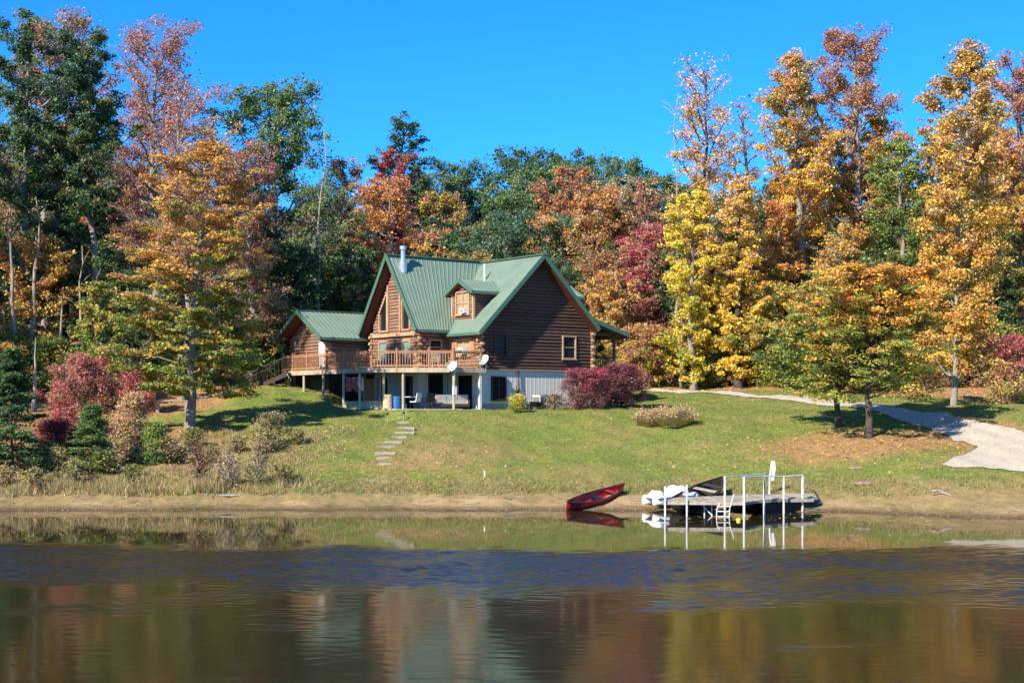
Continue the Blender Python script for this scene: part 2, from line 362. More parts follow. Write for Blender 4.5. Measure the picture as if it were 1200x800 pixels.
# gravel drive: strips between two pixel outlines laid on the slope
def strip(name, left, right, m, lift, across=14, sub=10):
    A = [at(*p) for p in left]; B = [at(*p) for p in right]
    vs = []; n = (len(A) - 1) * sub + 1
    for i in range(n):
        k = min(i // sub, len(A) - 2); f = i / sub - k
        a = [A[k][j] * (1 - f) + A[k + 1][j] * f for j in range(2)]; b = [B[k][j] * (1 - f) + B[k + 1][j] * f for j in range(2)]
        for q in range(across + 1):
            g = q / across; jx = (.10 * math.sin(i * .61 + q) + .12 * math.sin(i * .27)) if q in (0, across) else 0
            x = a[0] * (1 - g) + b[0] * g + jx; y = a[1] * (1 - g) + b[1] * g + jx * .6
            vs.append((x, y, float(ground(x, y)) + lift))
    fs = [(i * (across + 1) + q, i * (across + 1) + q + 1, (i + 1) * (across + 1) + q + 1, (i + 1) * (across + 1) + q) for i in range(n - 1) for q in range(across)]
    return np_mesh(name, np.array(vs), np.array(fs), m, smooth=True)
M['gravel'] = mat('pale_gravel', (.56, .51, .42), .95, scale=11, bump=1.0, bscale=16, col2=(.33, .28, .21))
far_edge = [(752, 455.5), (800, 457.5), (860, 460), (930, 465), (985, 470), (1040, 476), (1090, 484), (1140, 493), (1185, 503), (1215, 510), (1260, 520)]
near_edge = [(752, 457.5), (800, 460.5), (860, 464), (930, 470), (985, 477), (1040, 487), (1090, 503), (1120, 516), (1150, 526), (1108, 543), (1260, 566)]
far_edge = far_edge[:-2] + [(1200, 507), (1290, 521)]; near_edge = near_edge[:-3] + [(1146, 524), (1104, 545), (1290, 560)]
dv = strip('driveway', far_edge[:-1], near_edge[:-1], M['gravel'], .045, 16, 12)
tag(dv, 'pale gravel drive', None, None, 'structure')
dv2 = strip('driveway', [far_edge[-2], (1245, 513), far_edge[-1]], [near_edge[-2], (1190, 552), near_edge[-1]], M['gravel'], .041, 16, 12)
tag(dv2, 'pale gravel turning area', None, None, 'structure')

# ------------------------------------------------------------------ foliage generators
C_ = dict(dkgreen=(.030, .058, .026), green=(.06, .105, .033), blugreen=(.05, .10, .055), ltgreen=(.11, .17, .04), yelgreen=(.24, .26, .045), yellow=(.62, .42, .05),
          gold=(.50, .29, .06), orange=(.48, .20, .05), rust=(.30, .12, .055), red=(.36, .05, .05), magenta=(.33, .06, .11), plum=(.19, .07, .08),
          pink=(.40, .19, .15), peach=(.48, .29, .17), brown=(.19, .12, .065), tan=(.36, .26, .14), olive=(.13, .13, .045), crimson=(.42, .04, .09), sage=(.22, .26, .12), darkred=(.12, .045, .05))

C_.update(magenta=(.36, .06, .10), gold=(.59, .385, .08), orange=(.56, .265, .075), rust=(.33, .16, .085), brown=(.23, .16, .095), yelgreen=(.33, .35, .06), yellow=(.77, .55, .075), peach=(.58, .38, .22), pink=(.45, .22, .18), tan=(.42, .32, .17), blugreen=(.065, .115, .075), sage=(.22, .27, .14))
for k_ in ('dkgreen', 'green', 'blugreen', 'ltgreen', 'olive'): C_[k_] = tuple(c * 1.5 for c in C_[k_])
for k_ in ('plum', 'brown', 'darkred', 'rust'): C_[k_] = tuple(c * 1.2 for c in C_[k_])
for k_ in C_: C_[k_] = tuple(min(.85, c * 1.15 + .006) for c in C_[k_])
def mix_cols(rng, names, n):
    return np.array([C_[k] for k in names])[rng.integers(0, len(names), n)]

def leaf_quads(rng, c, size, flat=.35):
    n = len(c)
    nor = rng.normal(size=(n, 3)); nor[:, 2] = np.abs(nor[:, 2]) + flat; nor[:, 1] -= .25
    nor /= np.linalg.norm(nor, axis=1)[:, None]
    t = np.cross(nor, rng.normal(size=(n, 3))); t /= np.linalg.norm(t, axis=1)[:, None]
    b = np.cross(nor, t); s = (size * rng.choice([.5, .7, .9, 1.1, 1.5], n, p=[.2, .25, .25, .2, .1]) * rng.uniform(.85, 1.15, n))[:, None]
    V = np.stack([c + t * s * .55, c + b * s * .36 + t * s * .08, c - t * s * .5, c - b * s * .36 + t * s * .08], 1).reshape(-1, 3)
    return V, np.arange(4 * n).reshape(-1, 4)

LEAF_S, LEAF_N = .72, 2.1
ENV = dict(beech=lambda t: math.sin(math.pi * (.22 + .72 * t)) ** .8 * (1 - .25 * t), oval=lambda t: math.sin(math.pi * (t * .73 + .15)) ** .7, column=lambda t: (1 - t ** 5) ** .5 * (.84 + .16 * math.sin(3 * t + .4)),
           cone=lambda t: (1 - t) ** .85 + .06, vase=lambda t: math.sin(math.pi * min(1, .2 + .8 * t) ** .9) ** .5 * (.55 + .45 * t), hedge=lambda t: (1 - t ** 7) ** .5 * (.9 + .1 * min(1, t * 4)), dome=lambda t: math.sqrt(max(0, 1 - t ** 2.1)) * (.86 + .14 * min(1, t * 5)) + .03,
           layer=lambda t: (1 - t ** 1.7) ** .8 * (.8 + .2 * min(1, t * 6)) + .04)

def tube_np(pts, rad, n=6):
    pts = np.asarray(pts); k = len(pts); d = np.gradient(pts, axis=0); d /= np.linalg.norm(d, axis=1)[:, None] + 1e-9
    ref = np.where(np.abs(d[:, :1]) < .8, np.array([[1., 0, 0]]), np.array([[0, 1., 0]]))
    a = np.cross(d, ref); a /= np.linalg.norm(a, axis=1)[:, None]; b = np.cross(d, a)
    th = np.arange(n) * 2 * math.pi / n
    V = (pts[:, None] + np.asarray(rad)[:, None, None] * (np.cos(th)[None, :, None] * a[:, None] + np.sin(th)[None, :, None] * b[:, None])).reshape(-1, 3)
    i = (np.arange(k - 1)[:, None] * n + np.arange(n)[None]).ravel(); j = (np.arange(k - 1)[:, None] * n + ((np.arange(n) + 1) % n)[None]).ravel()
    return V, np.stack([i, j, j + n, i + n], 1)

def tree_geo(seed, H, cb, Rr, shape='oval', low=('green',), high=None, leaves=9000, leaf=.24, limbs=26, sparse_top=0., clump=.13, flatz=.6, tr=None, bare=0., lean=0., patchy=.75, skirt=1.):
    """wood (V, F) and crown (V, F, colours); H height, cb crown base, Rr crown radius"""
    rng = np.random.default_rng(seed); env = ENV[shape]; high = high or low; leaves = int(leaves * LEAF_N)
    N = 9; tt = np.linspace(0, 1, N)
    ax = np.cumsum(rng.normal(0, .012 * H, (N, 2)), 0); ax -= ax[0]; ax[:, 0] += lean * H * tt ** 1.3
    ph = rng.uniform(0, 6.28, 4); ka = 0 if shape in ('cone', 'dome', 'layer', 'hedge', 'beech') else 1.0
    def lob(az, t): return 1 + ka * (.30 * math.sin(az + 7 * t + ph[0]) + .22 * math.sin(2 * az - 11 * t + ph[1]) + .14 * math.sin(17 * t + ph[2])) + (1 - ka) * .14 * math.sin(3 * az + 9 * t + ph[3])
    tp = np.stack([ax[:, 0], ax[:, 1], tt * H * .97], 1)
    r0 = tr or (.012 * H + .06); rad = r0 * (1 - tt) ** .75 + .015; rad[0] *= 1.45; tp[0, 2] = -.4
    WV, WF = [], []; nv = 0
    def addw(p, r, n):
        nonlocal nv
        v, f = tube_np(p, r, n); WV.append(v); WF.append(f + nv); nv += len(v)
    addw(tp, rad, 8)
    cents, cw, ch = [], [], []
    for i in range(limbs):
        t = ((i + rng.uniform(0, 1)) / limbs) ** .9; h = cb + (H - cb) * t * .96
        base = np.array([np.interp(h, tp[:, 2], tp[:, k]) for k in (0, 1)] + [h])
        az = i * 2.4 + rng.uniform(-.6, .6)
        Ln = Rr * env(t) * rng.uniform(.68, 1.18) * lob(az, t)
        el = {'layer': R(-4 + 20 * t), 'cone': R(-8 + 25 * t), 'column': R(48), 'vase': R(50), 'beech': R(-2 + 44 * t)}.get(shape, R(14 + 40 * t)) + rng.normal(0, .12)
        if shape in ('column', 'vase', 'oval'): base[2] -= Ln * math.sin(el) * .75; base[2] = max(base[2], cb * .75)
        q = np.linspace(0, 1, 6); dr = np.array([math.cos(az), math.sin(az)])
        out = Ln * q
        bend = .10 * Ln * q ** 2 * (1 if shape not in ('layer', 'cone') else -.25)
        lp = np.stack([base[0] + dr[0] * out * math.cos(el * .7), base[1] + dr[1] * out * math.cos(el * .7), base[2] + out * math.sin(el) + bend], 1)
        lp[1:] += rng.normal(0, .035 * Ln, (5, 3))
        if lp[-1, 2] > H * .98: lp[:, 2] = base[2] + (lp[:, 2] - base[2]) * max(.15, (H * .98 - base[2]) / (lp[-1, 2] - base[2]))
        lr = max(.025, r0 * .36 * (1 - .6 * t)) * (1 - q) ** .8 + .012
        addw(lp, lr, 5)
        nsub = 7 if Ln > 2 else 4
        for k in range(nsub):
            f = rng.uniform(.28, 1.0); bp = np.array([np.interp(f, q, lp[:, j]) for j in range(3)])
            a2 = az + rng.uniform(-1.2, 1.2); sl = Ln * rng.uniform(.2, .42) * (1.15 - .5 * f)
            e2 = el * .5 + rng.uniform(-.1, .7) * (.4 if shape in ('layer', 'cone', 'beech') else 1)
            ep = bp + sl * np.array([math.cos(a2) * math.cos(e2), math.sin(a2) * math.cos(e2), math.sin(e2)])
            mid = (bp + ep) / 2 + rng.normal(0, .06 * sl, 3)
            addw(np.array([bp, mid, ep]), [.028, .018, .008], 4)
            if bare > 0:
                for _ in range(3 if bare < .3 else 7):
                    s0 = bp + (ep - bp) * rng.uniform(.2, 1); e3 = s0 + rng.normal(0, .32, 3) * np.array([1, 1, .6]) * sl + np.array([0, 0, .25 * sl])
                    addw(np.array([s0, (s0 + e3) / 2 + rng.normal(0, .03, 3), e3]), [.016, .011, .006], 3)
            for c0 in (ep, mid):
                cents.append(c0); ch.append(t)
                cw.append(rng.uniform(1 - patchy, 1.2) * (1 - sparse_top * t) * (1 if rng.random() > bare * (t ** .5) else .04))
    nfill = int(limbs * 5)
    for i in range(nfill):
        t = rng.uniform(0, 1) ** 1.1; az = rng.uniform(0, 6.283); rr = Rr * env(t) * math.sqrt(rng.uniform(.03, 1)) * .94 * lob(az, t)
        h = cb + (H - cb) * t; bx = np.interp(h, tp[:, 2], tp[:, 0]); by = np.interp(h, tp[:, 2], tp[:, 1])
        cents.append(np.array([bx + rr * math.cos(az), by + rr * math.sin(az), h])); ch.append(t)
        cw.append(rng.uniform(1 - patchy, 1.1) * (1 - sparse_top * t) * (1 if rng.random() > bare * (t ** .5) else 0.02))
    cents = np.array(cents); cents[:, 2] = np.minimum(cents[:, 2], H - rng.uniform(.3, 1.1, len(cents)) * max(.2, Rr * clump * flatz)); cw = np.maximum(np.array(cw), .0) ** 1.5; ch = np.array(ch)
    cnt = rng.multinomial(leaves, cw / cw.sum()); idx = np.repeat(np.arange(len(cents)), cnt)
    leaf *= LEAF_S
    sg = np.maximum(.26, Rr * clump) * rng.uniform(.6, 1.25, len(cents))
    dv3 = rng.normal(0, 1, (len(idx), 3)); dv3 *= (rng.random(len(idx)) ** .42 * 1.55 / np.linalg.norm(dv3, axis=1))[:, None]
    pos = cents[idx] + dv3 * sg[idx][:, None] * np.array([1, 1, flatz])
    LV, LF = leaf_quads(rng, pos, leaf, .35 if flatz > .4 else 1.0)
    hi = rng.random(len(cents)) < np.clip((ch - .5) * 2.2 + .5 + rng.normal(0, .18, len(cents)), 0, 1)
    cc = np.where(hi[:, None], mix_cols(rng, high, len(cents)), mix_cols(rng, low, len(cents)))
    lc = cc[idx]; rp = rng.random(len(idx)) < .42
    alt = np.where(hi[idx][:, None], mix_cols(rng, high, len(idx)), mix_cols(rng, low, len(idx)))
    lc = np.where(rp[:, None], alt, lc) * rng.uniform(.68, 1.32, (len(idx), 1))
    return (np.concatenate(WV), np.concatenate(WF)), (LV, LF, lc)

def make_tree(name, loc, label, cat, group=None, wood='bark', cn='crown', **kw):
    (wv, wf), (lv, lf, lc) = tree_geo(**kw)
    o = empty(name, loc, 0, label, cat, group)
    np_mesh('trunk', wv, wf, M[wood], o, smooth=True)
    if len(lf): np_mesh(cn, lv, lf, M['leaf'], o, cols=lc)
    return o

def dup(root, loc, rz, sc, label=None, group=None):
    c = root.copy(); COL.objects.link(c); c.location = loc; c.rotation_euler = (0, 0, rz); c.scale = (sc[0], sc[0], sc[1]) if hasattr(sc, '__len__') else (sc,) * 3
    if label: c['label'] = label
    if group: c['group'] = group
    for ch in list(root.children):
        d = ch.copy(); COL.objects.link(d); d.parent = c
        for g in ch.children:
            e = g.copy(); COL.objects.link(e); e.parent = d
    return c

def px_tree(name, label, cat, px, top, bot, hw, D, base=None, dens=1.0, group=None, **kw):
    """a tree whose crown spans photo rows top..bot and px +- hw when it stands D metres away"""
    if base: x, D, gz = at(*base)
    else:
        x = wx(px, D); gz = float(ground(x, D))
    z1 = wz(top, D) - gz; zb = max(.3, wz(bot, D) - gz); Rr = hw / F * D
    lf = kw.pop('leaves', None) or int(11 * dens * (hw * 2 * (bot - top)) ** .82 * .55)
    o = make_tree(name, (x, D, gz - .05), label, cat, group, H=z1, cb=zb, Rr=Rr, leaves=lf, **kw)
    return o

# ------------------------------------------------------------------ the log cabin (local axes: x along the right gable wall, y into the plot, z up from the slab)
rnd = random.Random(3)
ROT = R(37.0); SLAB = 4.33
house = empty('log_cabin', (P0[0], P0[1], SLAB), ROT, 'two storey log cabin with green metal roofs and a raised wooden deck', 'house')

def wall_pt(axis, pos, s, out, z):
    """axis 'x': wall runs along x at y=pos and faces -y; 'y': runs along y at x=pos and faces -x; 'Y': faces +x"""
    if axis == 'x': return (s, pos - out, z)
    if axis == 'y': return (pos - out, s, z)
    return (pos + out, s, z)

def log_wall(parent, axis, pos, lo, hi, z0, z1, holes=(), m='log', d=.205, name='log_wall', bulge=.06, ext=0.0):
    """lo/hi: functions of z; holes: (lo(z), hi(z), za, zb)"""
    b = MB(); n = max(1, round((z1 - z0) / d)); dd = (z1 - z0) / n
    for i in range(n):
        za, zb = z0 + i * dd, z0 + (i + 1) * dd; zm = (za + zb) / 2
        cuts = sorted([(h[0], h[1]) for h in holes if h[2] < zm < h[3]], key=lambda h: h[0](zm))
        edges = [(lo, None)]; segs = []; cur = lo
        for hl, hh in cuts: segs.append((cur, hl)); cur = hh
        segs.append((cur, hi))
        t = rnd.uniform(.84, 1.14); col = (t, t * rnd.uniform(.93, 1.05), t * rnd.uniform(.9, 1.1))
        bu = bulge * rnd.uniform(.85, 1.15)
        for f0, f1 in segs:
            if f1(zm) - f0(zm) < .03: continue
            ra, rb = [], []
            L_ = f1(zm) - f0(zm); j = rnd.uniform(0, .02)
            prof = [(-.14, za), (0.0, za + .004), (bu * .75, za + dd * .2), (bu + j, zm), (bu * .75, zb - dd * .2), (0.0, zb - .004), (-.14, zb)]
            for o_, z in prof:
                ra.append(wall_pt(axis, pos, f0(z), o_, z)); rb.append(wall_pt(axis, pos, f1(z), o_, z))
            b.loft([ra, rb], c=col)
    return b.build(name, M[m], parent)

def k(v): return lambda z: v

def window(parent, axis, pos, s0, s1, z0, z1, fr=.09, glass='glass', trimm='trim', mull=(1, 1), name='window', shutters=None, sill=True, depth=.03):
    """frame proud of the logs, panes behind it, a sill below; mull = (columns, rows)"""
    b = MB(); o0, o1 = -.02, .13
    def bx(b, a, c, za, zb, oa, ob, col=(1, 1, 1)):
        p = [wall_pt(axis, pos, s, o, z) for z in (za, zb) for s, o in ((a, oa), (c, oa), (c, ob), (a, ob))]
        b.hexa(p, col)
    bx(b, s0 - fr, s0, z0 - fr, z1 + fr, o0, o1); bx(b, s1, s1 + fr, z0 - fr, z1 + fr, o0, o1)
    bx(b, s0, s1, z1, z1 + fr, o0, o1); bx(b, s0, s1, z0 - fr, z0, o0, o1)
    for i in range(1, mull[0]):
        s = s0 + (s1 - s0) * i / mull[0]; bx(b, s - .035, s + .035, z0, z1, o0, o1 - .03)
    for i in range(1, mull[1]):
        z = z0 + (z1 - z0) * i / mull[1]; bx(b, s0, s1, z - .025, z + .025, o0 + .005, o1 - .045)
    w = b.build(name, M[trimm], parent)
    g = MB(); bx(g, s0 + .002, s1 - .002, z0 + .002, z1 - .002, depth - .02, depth); g.build('pane', M[glass], w)
    if sill:
        sb = MB(); bx(sb, s0 - fr - .05, s1 + fr + .05, z0 - fr - .05, z0 - fr - .002, 0, .19); sb.build('sill', M[trimm], w)
    if shutters:
        for a in (s0 - fr - shutters - .01, s1 + fr + .01):
            h = MB(); bx(h, a, a + shutters, z0 - fr, z1 + fr, .05, .125)
            for q in range(9):
                z = z0 + (z1 - z0) * (q + .5) / 9; bx(h, a + .04, a + shutters - .04, z - .02, z + .02, .126, .14)
            h.build('shutter', M['rail' if shutters > .3 else 'shutter'], w)
    return w

def slab(b, e0, e1, r1, r0, t0, t1, c=(1, 1, 1)):
    """sheet between the eave e0-e1 and the ridge r0-r1, from t0 to t1 under the surface"""
    P = [np.array(p, float) for p in (e0, e1, r1, r0)]
    b.hexa([p + np.array((0, 0, -t1)) for p in P] + [p + np.array((0, 0, -t0)) for p in P], c)

def metal_roof(parent, e0, e1, r1, r0, name='roof', pitch=.32, soffit=True, th=.10, trim=True):
    b = MB(); slab(b, e0, e1, r1, r0, 0, th)
    E0, E1, R1, R0 = [np.array(p, float) for p in (e0, e1, r1, r0)]
    nrm = np.cross(E1 - E0, R0 - E0); nrm /= np.linalg.norm(nrm); nrm *= 1 if nrm[2] > 0 else -1
    n = max(2, int(np.linalg.norm(R1 - R0) / pitch)); dv_ = (R1 - R0) / np.linalg.norm(R1 - R0)
    for i in range(1, n):
        a = E0 + (E1 - E0) * i / n; c = R0 + (R1 - R0) * i / n; p = []
        for q in (a, c):
            p.append([q - dv_ * .035 - nrm * .01, q + dv_ * .035 - nrm * .01, q + dv_ * .02 + nrm * .028, q - dv_ * .02 + nrm * .028])
        b.hexa(p[0] + p[1])
    rf = b.build(name, M['roof'], parent)
    if soffit:
        s = MB(); slab(s, e0 + (E1 - E0) * .012 + (R0 - E0) * .012, e1 - (E1 - E0) * .012 + (R1 - E1) * .012, r1 - (R1 - R0) * .012, r0 + (R1 - R0) * .012, th + .002, th + .20)
        s.build('soffit', M['soffit'], rf)
    if trim:
        t = MB()
        for p, q in ((E0, R0), (E1, R1)):
            t.bar(p - np.array((0, 0, .10)) + nrm * .03, q - np.array((0, 0, .10)) + nrm * .03, .05, .26, up=nrm)
        t.bar(E0 - np.array((0, 0, .08)), E1 - np.array((0, 0, .08)), .06, .17)
        t.build('roof_trim', M['roof_trim'], rf)
    return rf

W_, ZF = 8.8, 2.5             # width of the right wing, floor height of the log storey
def rz(x): return 5.25 + x    # west slope of the right wing
A3 = lambda *a: np.array(a, float)
YB = 12.3
# right wing roofs (ridge along y)
metal_roof(house, A3(-.55, -.75, 4.7), A3(-.55, YB, 4.7), A3(4.4, YB, 9.65), A3(4.4, -.75, 9.65))
metal_roof(house, A3(8.85, -.75, 5.2), A3(8.85, YB, 5.2), A3(4.4, YB, 9.65), A3(4.4, -.75, 9.65))
# porch roof along the east side, a little flatter
metal_roof(house, A3(11.55, -.55, 4.93), A3(11.55, YB - .3, 4.93), A3(8.3, YB - .3, 5.86), A3(8.3, -.55, 5.86), name='porch_roof')
# left wing roofs (ridge along x) - steeper
RY, RX = 6.1, -2.95
metal_roof(house, A3(RX, 2.75, 4.93), A3(1.2, 2.75, 4.93), A3(4.4, RY, 9.74), A3(RX, RY, 9.74), pitch=.33)
metal_roof(house, A3(RX, 9.45, 4.93), A3(4.4, 9.45, 4.93), A3(4.4, RY, 9.74), A3(RX, RY, 9.74), pitch=.33)
rc = MB()
rc.bar(A3(4.4, -.8, 9.68), A3(4.4, YB, 9.68), .34, .07); rc.bar(A3(RX - .03, RY, 9.77), A3(4.4, RY, 9.77), .34, .07)
rc.build('ridge_cap', M['roof_trim'], house)
# walls of the right wing
wr = [(1.09, 1.87, 3.32, 4.62), (6.43, 7.37, 3.30, 4.62)]
lo = lambda z: max(0.0, z - 5.25 + .22) if z > 5.0 else 0.0
hi = lambda z: min(W_, 14.05 - z - .22) if z > 5.0 else W_
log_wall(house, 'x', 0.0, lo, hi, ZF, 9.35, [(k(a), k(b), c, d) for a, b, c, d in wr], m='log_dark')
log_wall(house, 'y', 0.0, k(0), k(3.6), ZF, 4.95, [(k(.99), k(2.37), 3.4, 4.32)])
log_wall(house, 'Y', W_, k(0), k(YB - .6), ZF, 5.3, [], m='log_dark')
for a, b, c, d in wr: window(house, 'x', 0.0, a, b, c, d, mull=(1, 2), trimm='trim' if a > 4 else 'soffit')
window(house, 'y', 0.0, .99, 2.37, 3.4, 4.32, mull=(2, 2), glass='curtain', shutters=.42)
# crossed log ends at the corners
def log_ends(x, y, z0, z1, dirs, d=.41):
    b = MB(); z = z0 + .1; i = 0
    while z < z1:
        for q, (dx, dy) in enumerate(dirs):
            zz = z + (.2 if q % 2 else 0)
            L_ = rnd.uniform(.24, .38); t = rnd.uniform(.75, 1.25)
            b.tube([(x - dx * .1, y - dy * .1, zz), (x + dx * L_, y + dy * L_, zz)], rnd.uniform(.095, .112), 10, c=(t, t, t))
        z += d; i += 1
    return b.build('log_ends', M['log_end'], house)
log_ends(0, 0, ZF, 4.75, [(-1, 0), (0, -1)]); log_ends(W_, 0, ZF, 5.2, [(1, 0), (0, -1)])
# walls of the left wing: sunlit gable with two doors below two trapezoid lights
GX, G0, G1 = -2.2, 3.55, 8.7
gl = lambda z: max(G0, RY - (9.74 - .52 - z) / 1.436) if z > 4.9 else G0
gh = lambda z: min(G1, RY + (9.74 - .52 - z) / 1.436) if z > 4.9 else G1
slR = lambda z: 5.25 - .90 * (1 - max(0, min(1, (7.45 - z) / 1.3))) if z > 6.15 else 4.35
slL = lambda z: 7.00 + .90 * (1 - max(0, min(1, (z - 6.15) / 1.3))) if z > 6.15 else 7.9
tr1 = lambda z: 5.25 - (.90 * max(0, min(1, (7.45 - z) / 1.3)))
tr2 = lambda z: 7.00 + (.90 * max(0, min(1, (7.45 - z) / 1.3)))
holes = [(tr1, k(5.25), 5.0, 7.45), (k(7.0), tr2, 5.0, 7.45), (k(4.3), k(5.25), ZF, 4.42), (k(7.05), k(8.05), ZF, 4.42)]
log_wall(house, 'y', GX, gl, gh, ZF, 9.0, holes)
def poly_light(s, zt, zb, flip):
    b = MB(); f = .08
    ring = [(s, zb), (s, zt), (s + flip * .9, zt - 1.3), (s + flip * .9, zb)]
    for i in range(4):
        p, q = ring[i], ring[(i + 1) % 4]
        b.bar(wall_pt('y', GX, p[0], .05, p[1]), wall_pt('y', GX, q[0], .05, q[1]), .17 if i != 9 else .1, .1, up=(0, .3, 1) if abs(p[1] - q[1]) < .1 else (0, 1, 0))
    w = b.build('window', M['trim'], house)
    g = MB(); vs = [wall_pt('y', GX, a, o, z) for o in (-.02, .0) for a, z in ring]
    g.add(vs, [(0, 1, 2, 3), (4, 5, 6, 7), (0, 1, 5, 4), (1, 2, 6, 5), (2, 3, 7, 6), (3, 0, 4, 7)]); g.build('pane', M['glass'], w)
poly_light(5.25, 7.45, 5.0, -1); poly_light(7.0, 7.45, 5.0, 1)
bm_ = MB()
for s in (5.42, 6.83): bm_.bar(wall_pt('y', GX, s, .12, 4.95), wall_pt('y', GX, s, .12, 7.9), .12, .12, up=(1, 0, 0))
bm_.bar(wall_pt('y', GX, 3.6, .13, 4.72), wall_pt('y', GX, 8.65, .13, 4.72), .14, .2); bm_.build('gable_trim', M['trim'], house)
def door(axis, pos, s0, s1, z0, z1, glass, frame='trim'):
    b = MB()
    for a, c, za, zb in ((s0, s0 + .11, z0, z1), (s1 - .11, s1, z0, z1), (s0 + .11, s1 - .11, z1 - .12, z1), (s0 + .11, s1 - .11, z0, z0 + .2)):
        b.hexa([wall_pt(axis, pos, s, o, z) for z in (za, zb) for s, o in ((a, -.02), (c, -.02), (c, .1), (a, .1))])
    w = b.build('door', M[frame], house)
    g = MB(); g.hexa([wall_pt(axis, pos, s, o, z) for z in (z0 + .2, z1 - .12) for s, o in ((s0 + .11, .0), (s1 - .11, .0), (s1 - .11, .03), (s0 + .11, .03))]); g.build('pane', M[glass], w)
    h = MB(); h.tube([wall_pt(axis, pos, s1 - .06, .1, z0 + 1), wall_pt(axis, pos, s1 - .06, .17, z0 + 1)], .035, 8); h.build('handle', M['steel'], w)
    return w
door('y', GX, 4.3, 5.25, ZF + .04, 4.4, 'teal_pane'); door('y', GX, 7.05, 8.05, ZF + .04, 4.4, 'teal_pane')
log_wall(house, 'x', G0, k(GX), k(0), ZF, 5.0, [(k(-1.35), k(-.55), 3.5, 4.3)], m='log')
window(house, 'x', G0, -1.35, -.55, 3.5, 4.3, mull=(1, 2))
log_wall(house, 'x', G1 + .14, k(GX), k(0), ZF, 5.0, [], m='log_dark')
log_ends(GX, G0, ZF, 4.9, [(-1, 0), (0, -1)]); log_ends(GX, G1, ZF, 4.9, [(-1, 0), (0, 1)])
# basement storey
def panel_wall(axis, pos, s0, s1, z0, z1, m='siding', holes=(), step=.3):
    b = MB(); s = s0
    xsb = sorted({s0, s1, *[h[0] for h in holes], *[h[1] for h in holes]})
    for a, c in zip(xsb[:-1], xsb[1:]):
        hh = [h for h in holes if h[0] <= a + 1e-6 and h[1] >= c - 1e-6]
        zz = [(z0, z1)] if not hh else [(z0, hh[0][2]), (hh[0][3], z1)]
        for za, zb in zz:
            if zb - za < .02: continue
            b.hexa([wall_pt(axis, pos, q, o, z) for z in (za, zb) for q, o in ((a, -.14), (c, -.14), (c, 0), (a, 0))])
            q = math.ceil(a / step) * step
            while q < c - .03:
                if q - a > .03: b.hexa([wall_pt(axis, pos, e, o, z) for z in (za + .003, zb - .003) for e, o in ((q - .012, .0), (q + .012, .0), (q + .012, .010), (q - .012, .010))])
                q += step
    return b.build('basement_wall', M[m], house)
panel_wall('x', .02, 0, W_, .38, ZF - .06, holes=[(.83, 1.87, .62, 2.02)])
fb = MB()
fb.box(.02, W_ - .02, .03, .2, -.6, .378); fb.box(-.12, .05, -.06, .2, -.6, .3); fb.box(3.3, W_, -.02, .028, -.6, .3)
fb.build('foundation', M['block'], house)
window(house, 'x', .02, .86, 1.84, .66, 1.98, fr=.07, trimm='shutter', mull=(2, 3), sill=True)
panel_wall('y', .02, .13, G0, .0, ZF - .06, holes=[(.9, 2.55, .0, 2.12)])
panel_wall('x', G0 + .02, GX, -.0, .0, ZF - .06, holes=[(-1.4, -.45, 1.0, 2.2)])
window(house, 'x', G0 + .02, -1.38, -.47, 1.04, 2.16, fr=.06, trimm='shutter', mull=(1, 1))
panel_wall('y', GX + .02, G0 + .14, G1, .0, ZF - .06, holes=[(4.15, 5.2, .0, 2.1), (7.15, 8.4, .0, 2.1)])
for q_ in ((.35, .4, .9, 2.55, 0, 2.12), (GX + .25, GX + .3, 4.15, 5.2, 0, 2.1), (GX + .25, GX + .3, 7.15, 8.4, 0, 2.1)):
    bi = MB(); bi.box(*q_); bi.build('basement_door', M['glass'], house)
bt = MB(); bt.box(-.04, W_ + .03, -.13, .1, ZF - .058, ZF - .002); bt.box(-.13, .1, -.04, G0, ZF - .058, ZF - .002)
bt.build('sill_beam', M['trim'], house)
dsp = MB(); dsp.tube([(2.85, -.08, ZF), (2.85, -.10, 1.2), (2.87, -.10, .25)], .045, 8); dsp.tube([(2.7, -.07, 1.5), (2.7, -.09, .4)], .02, 6); dsp.box(2.78, 2.92, -.14, -.03, .95, 1.25)
dsp.build('downspout', M['shutter'], house)
# inner body so that no daylight passes through
ib = MB(); ib.box(.45, W_ - .3, .35, YB - 1, -.3, 5.0); ib.box(GX + .45, .5, G0 + .4, G1 - .4, -.3, 5.0); ib.build('inner_wall', M['dark'], house)

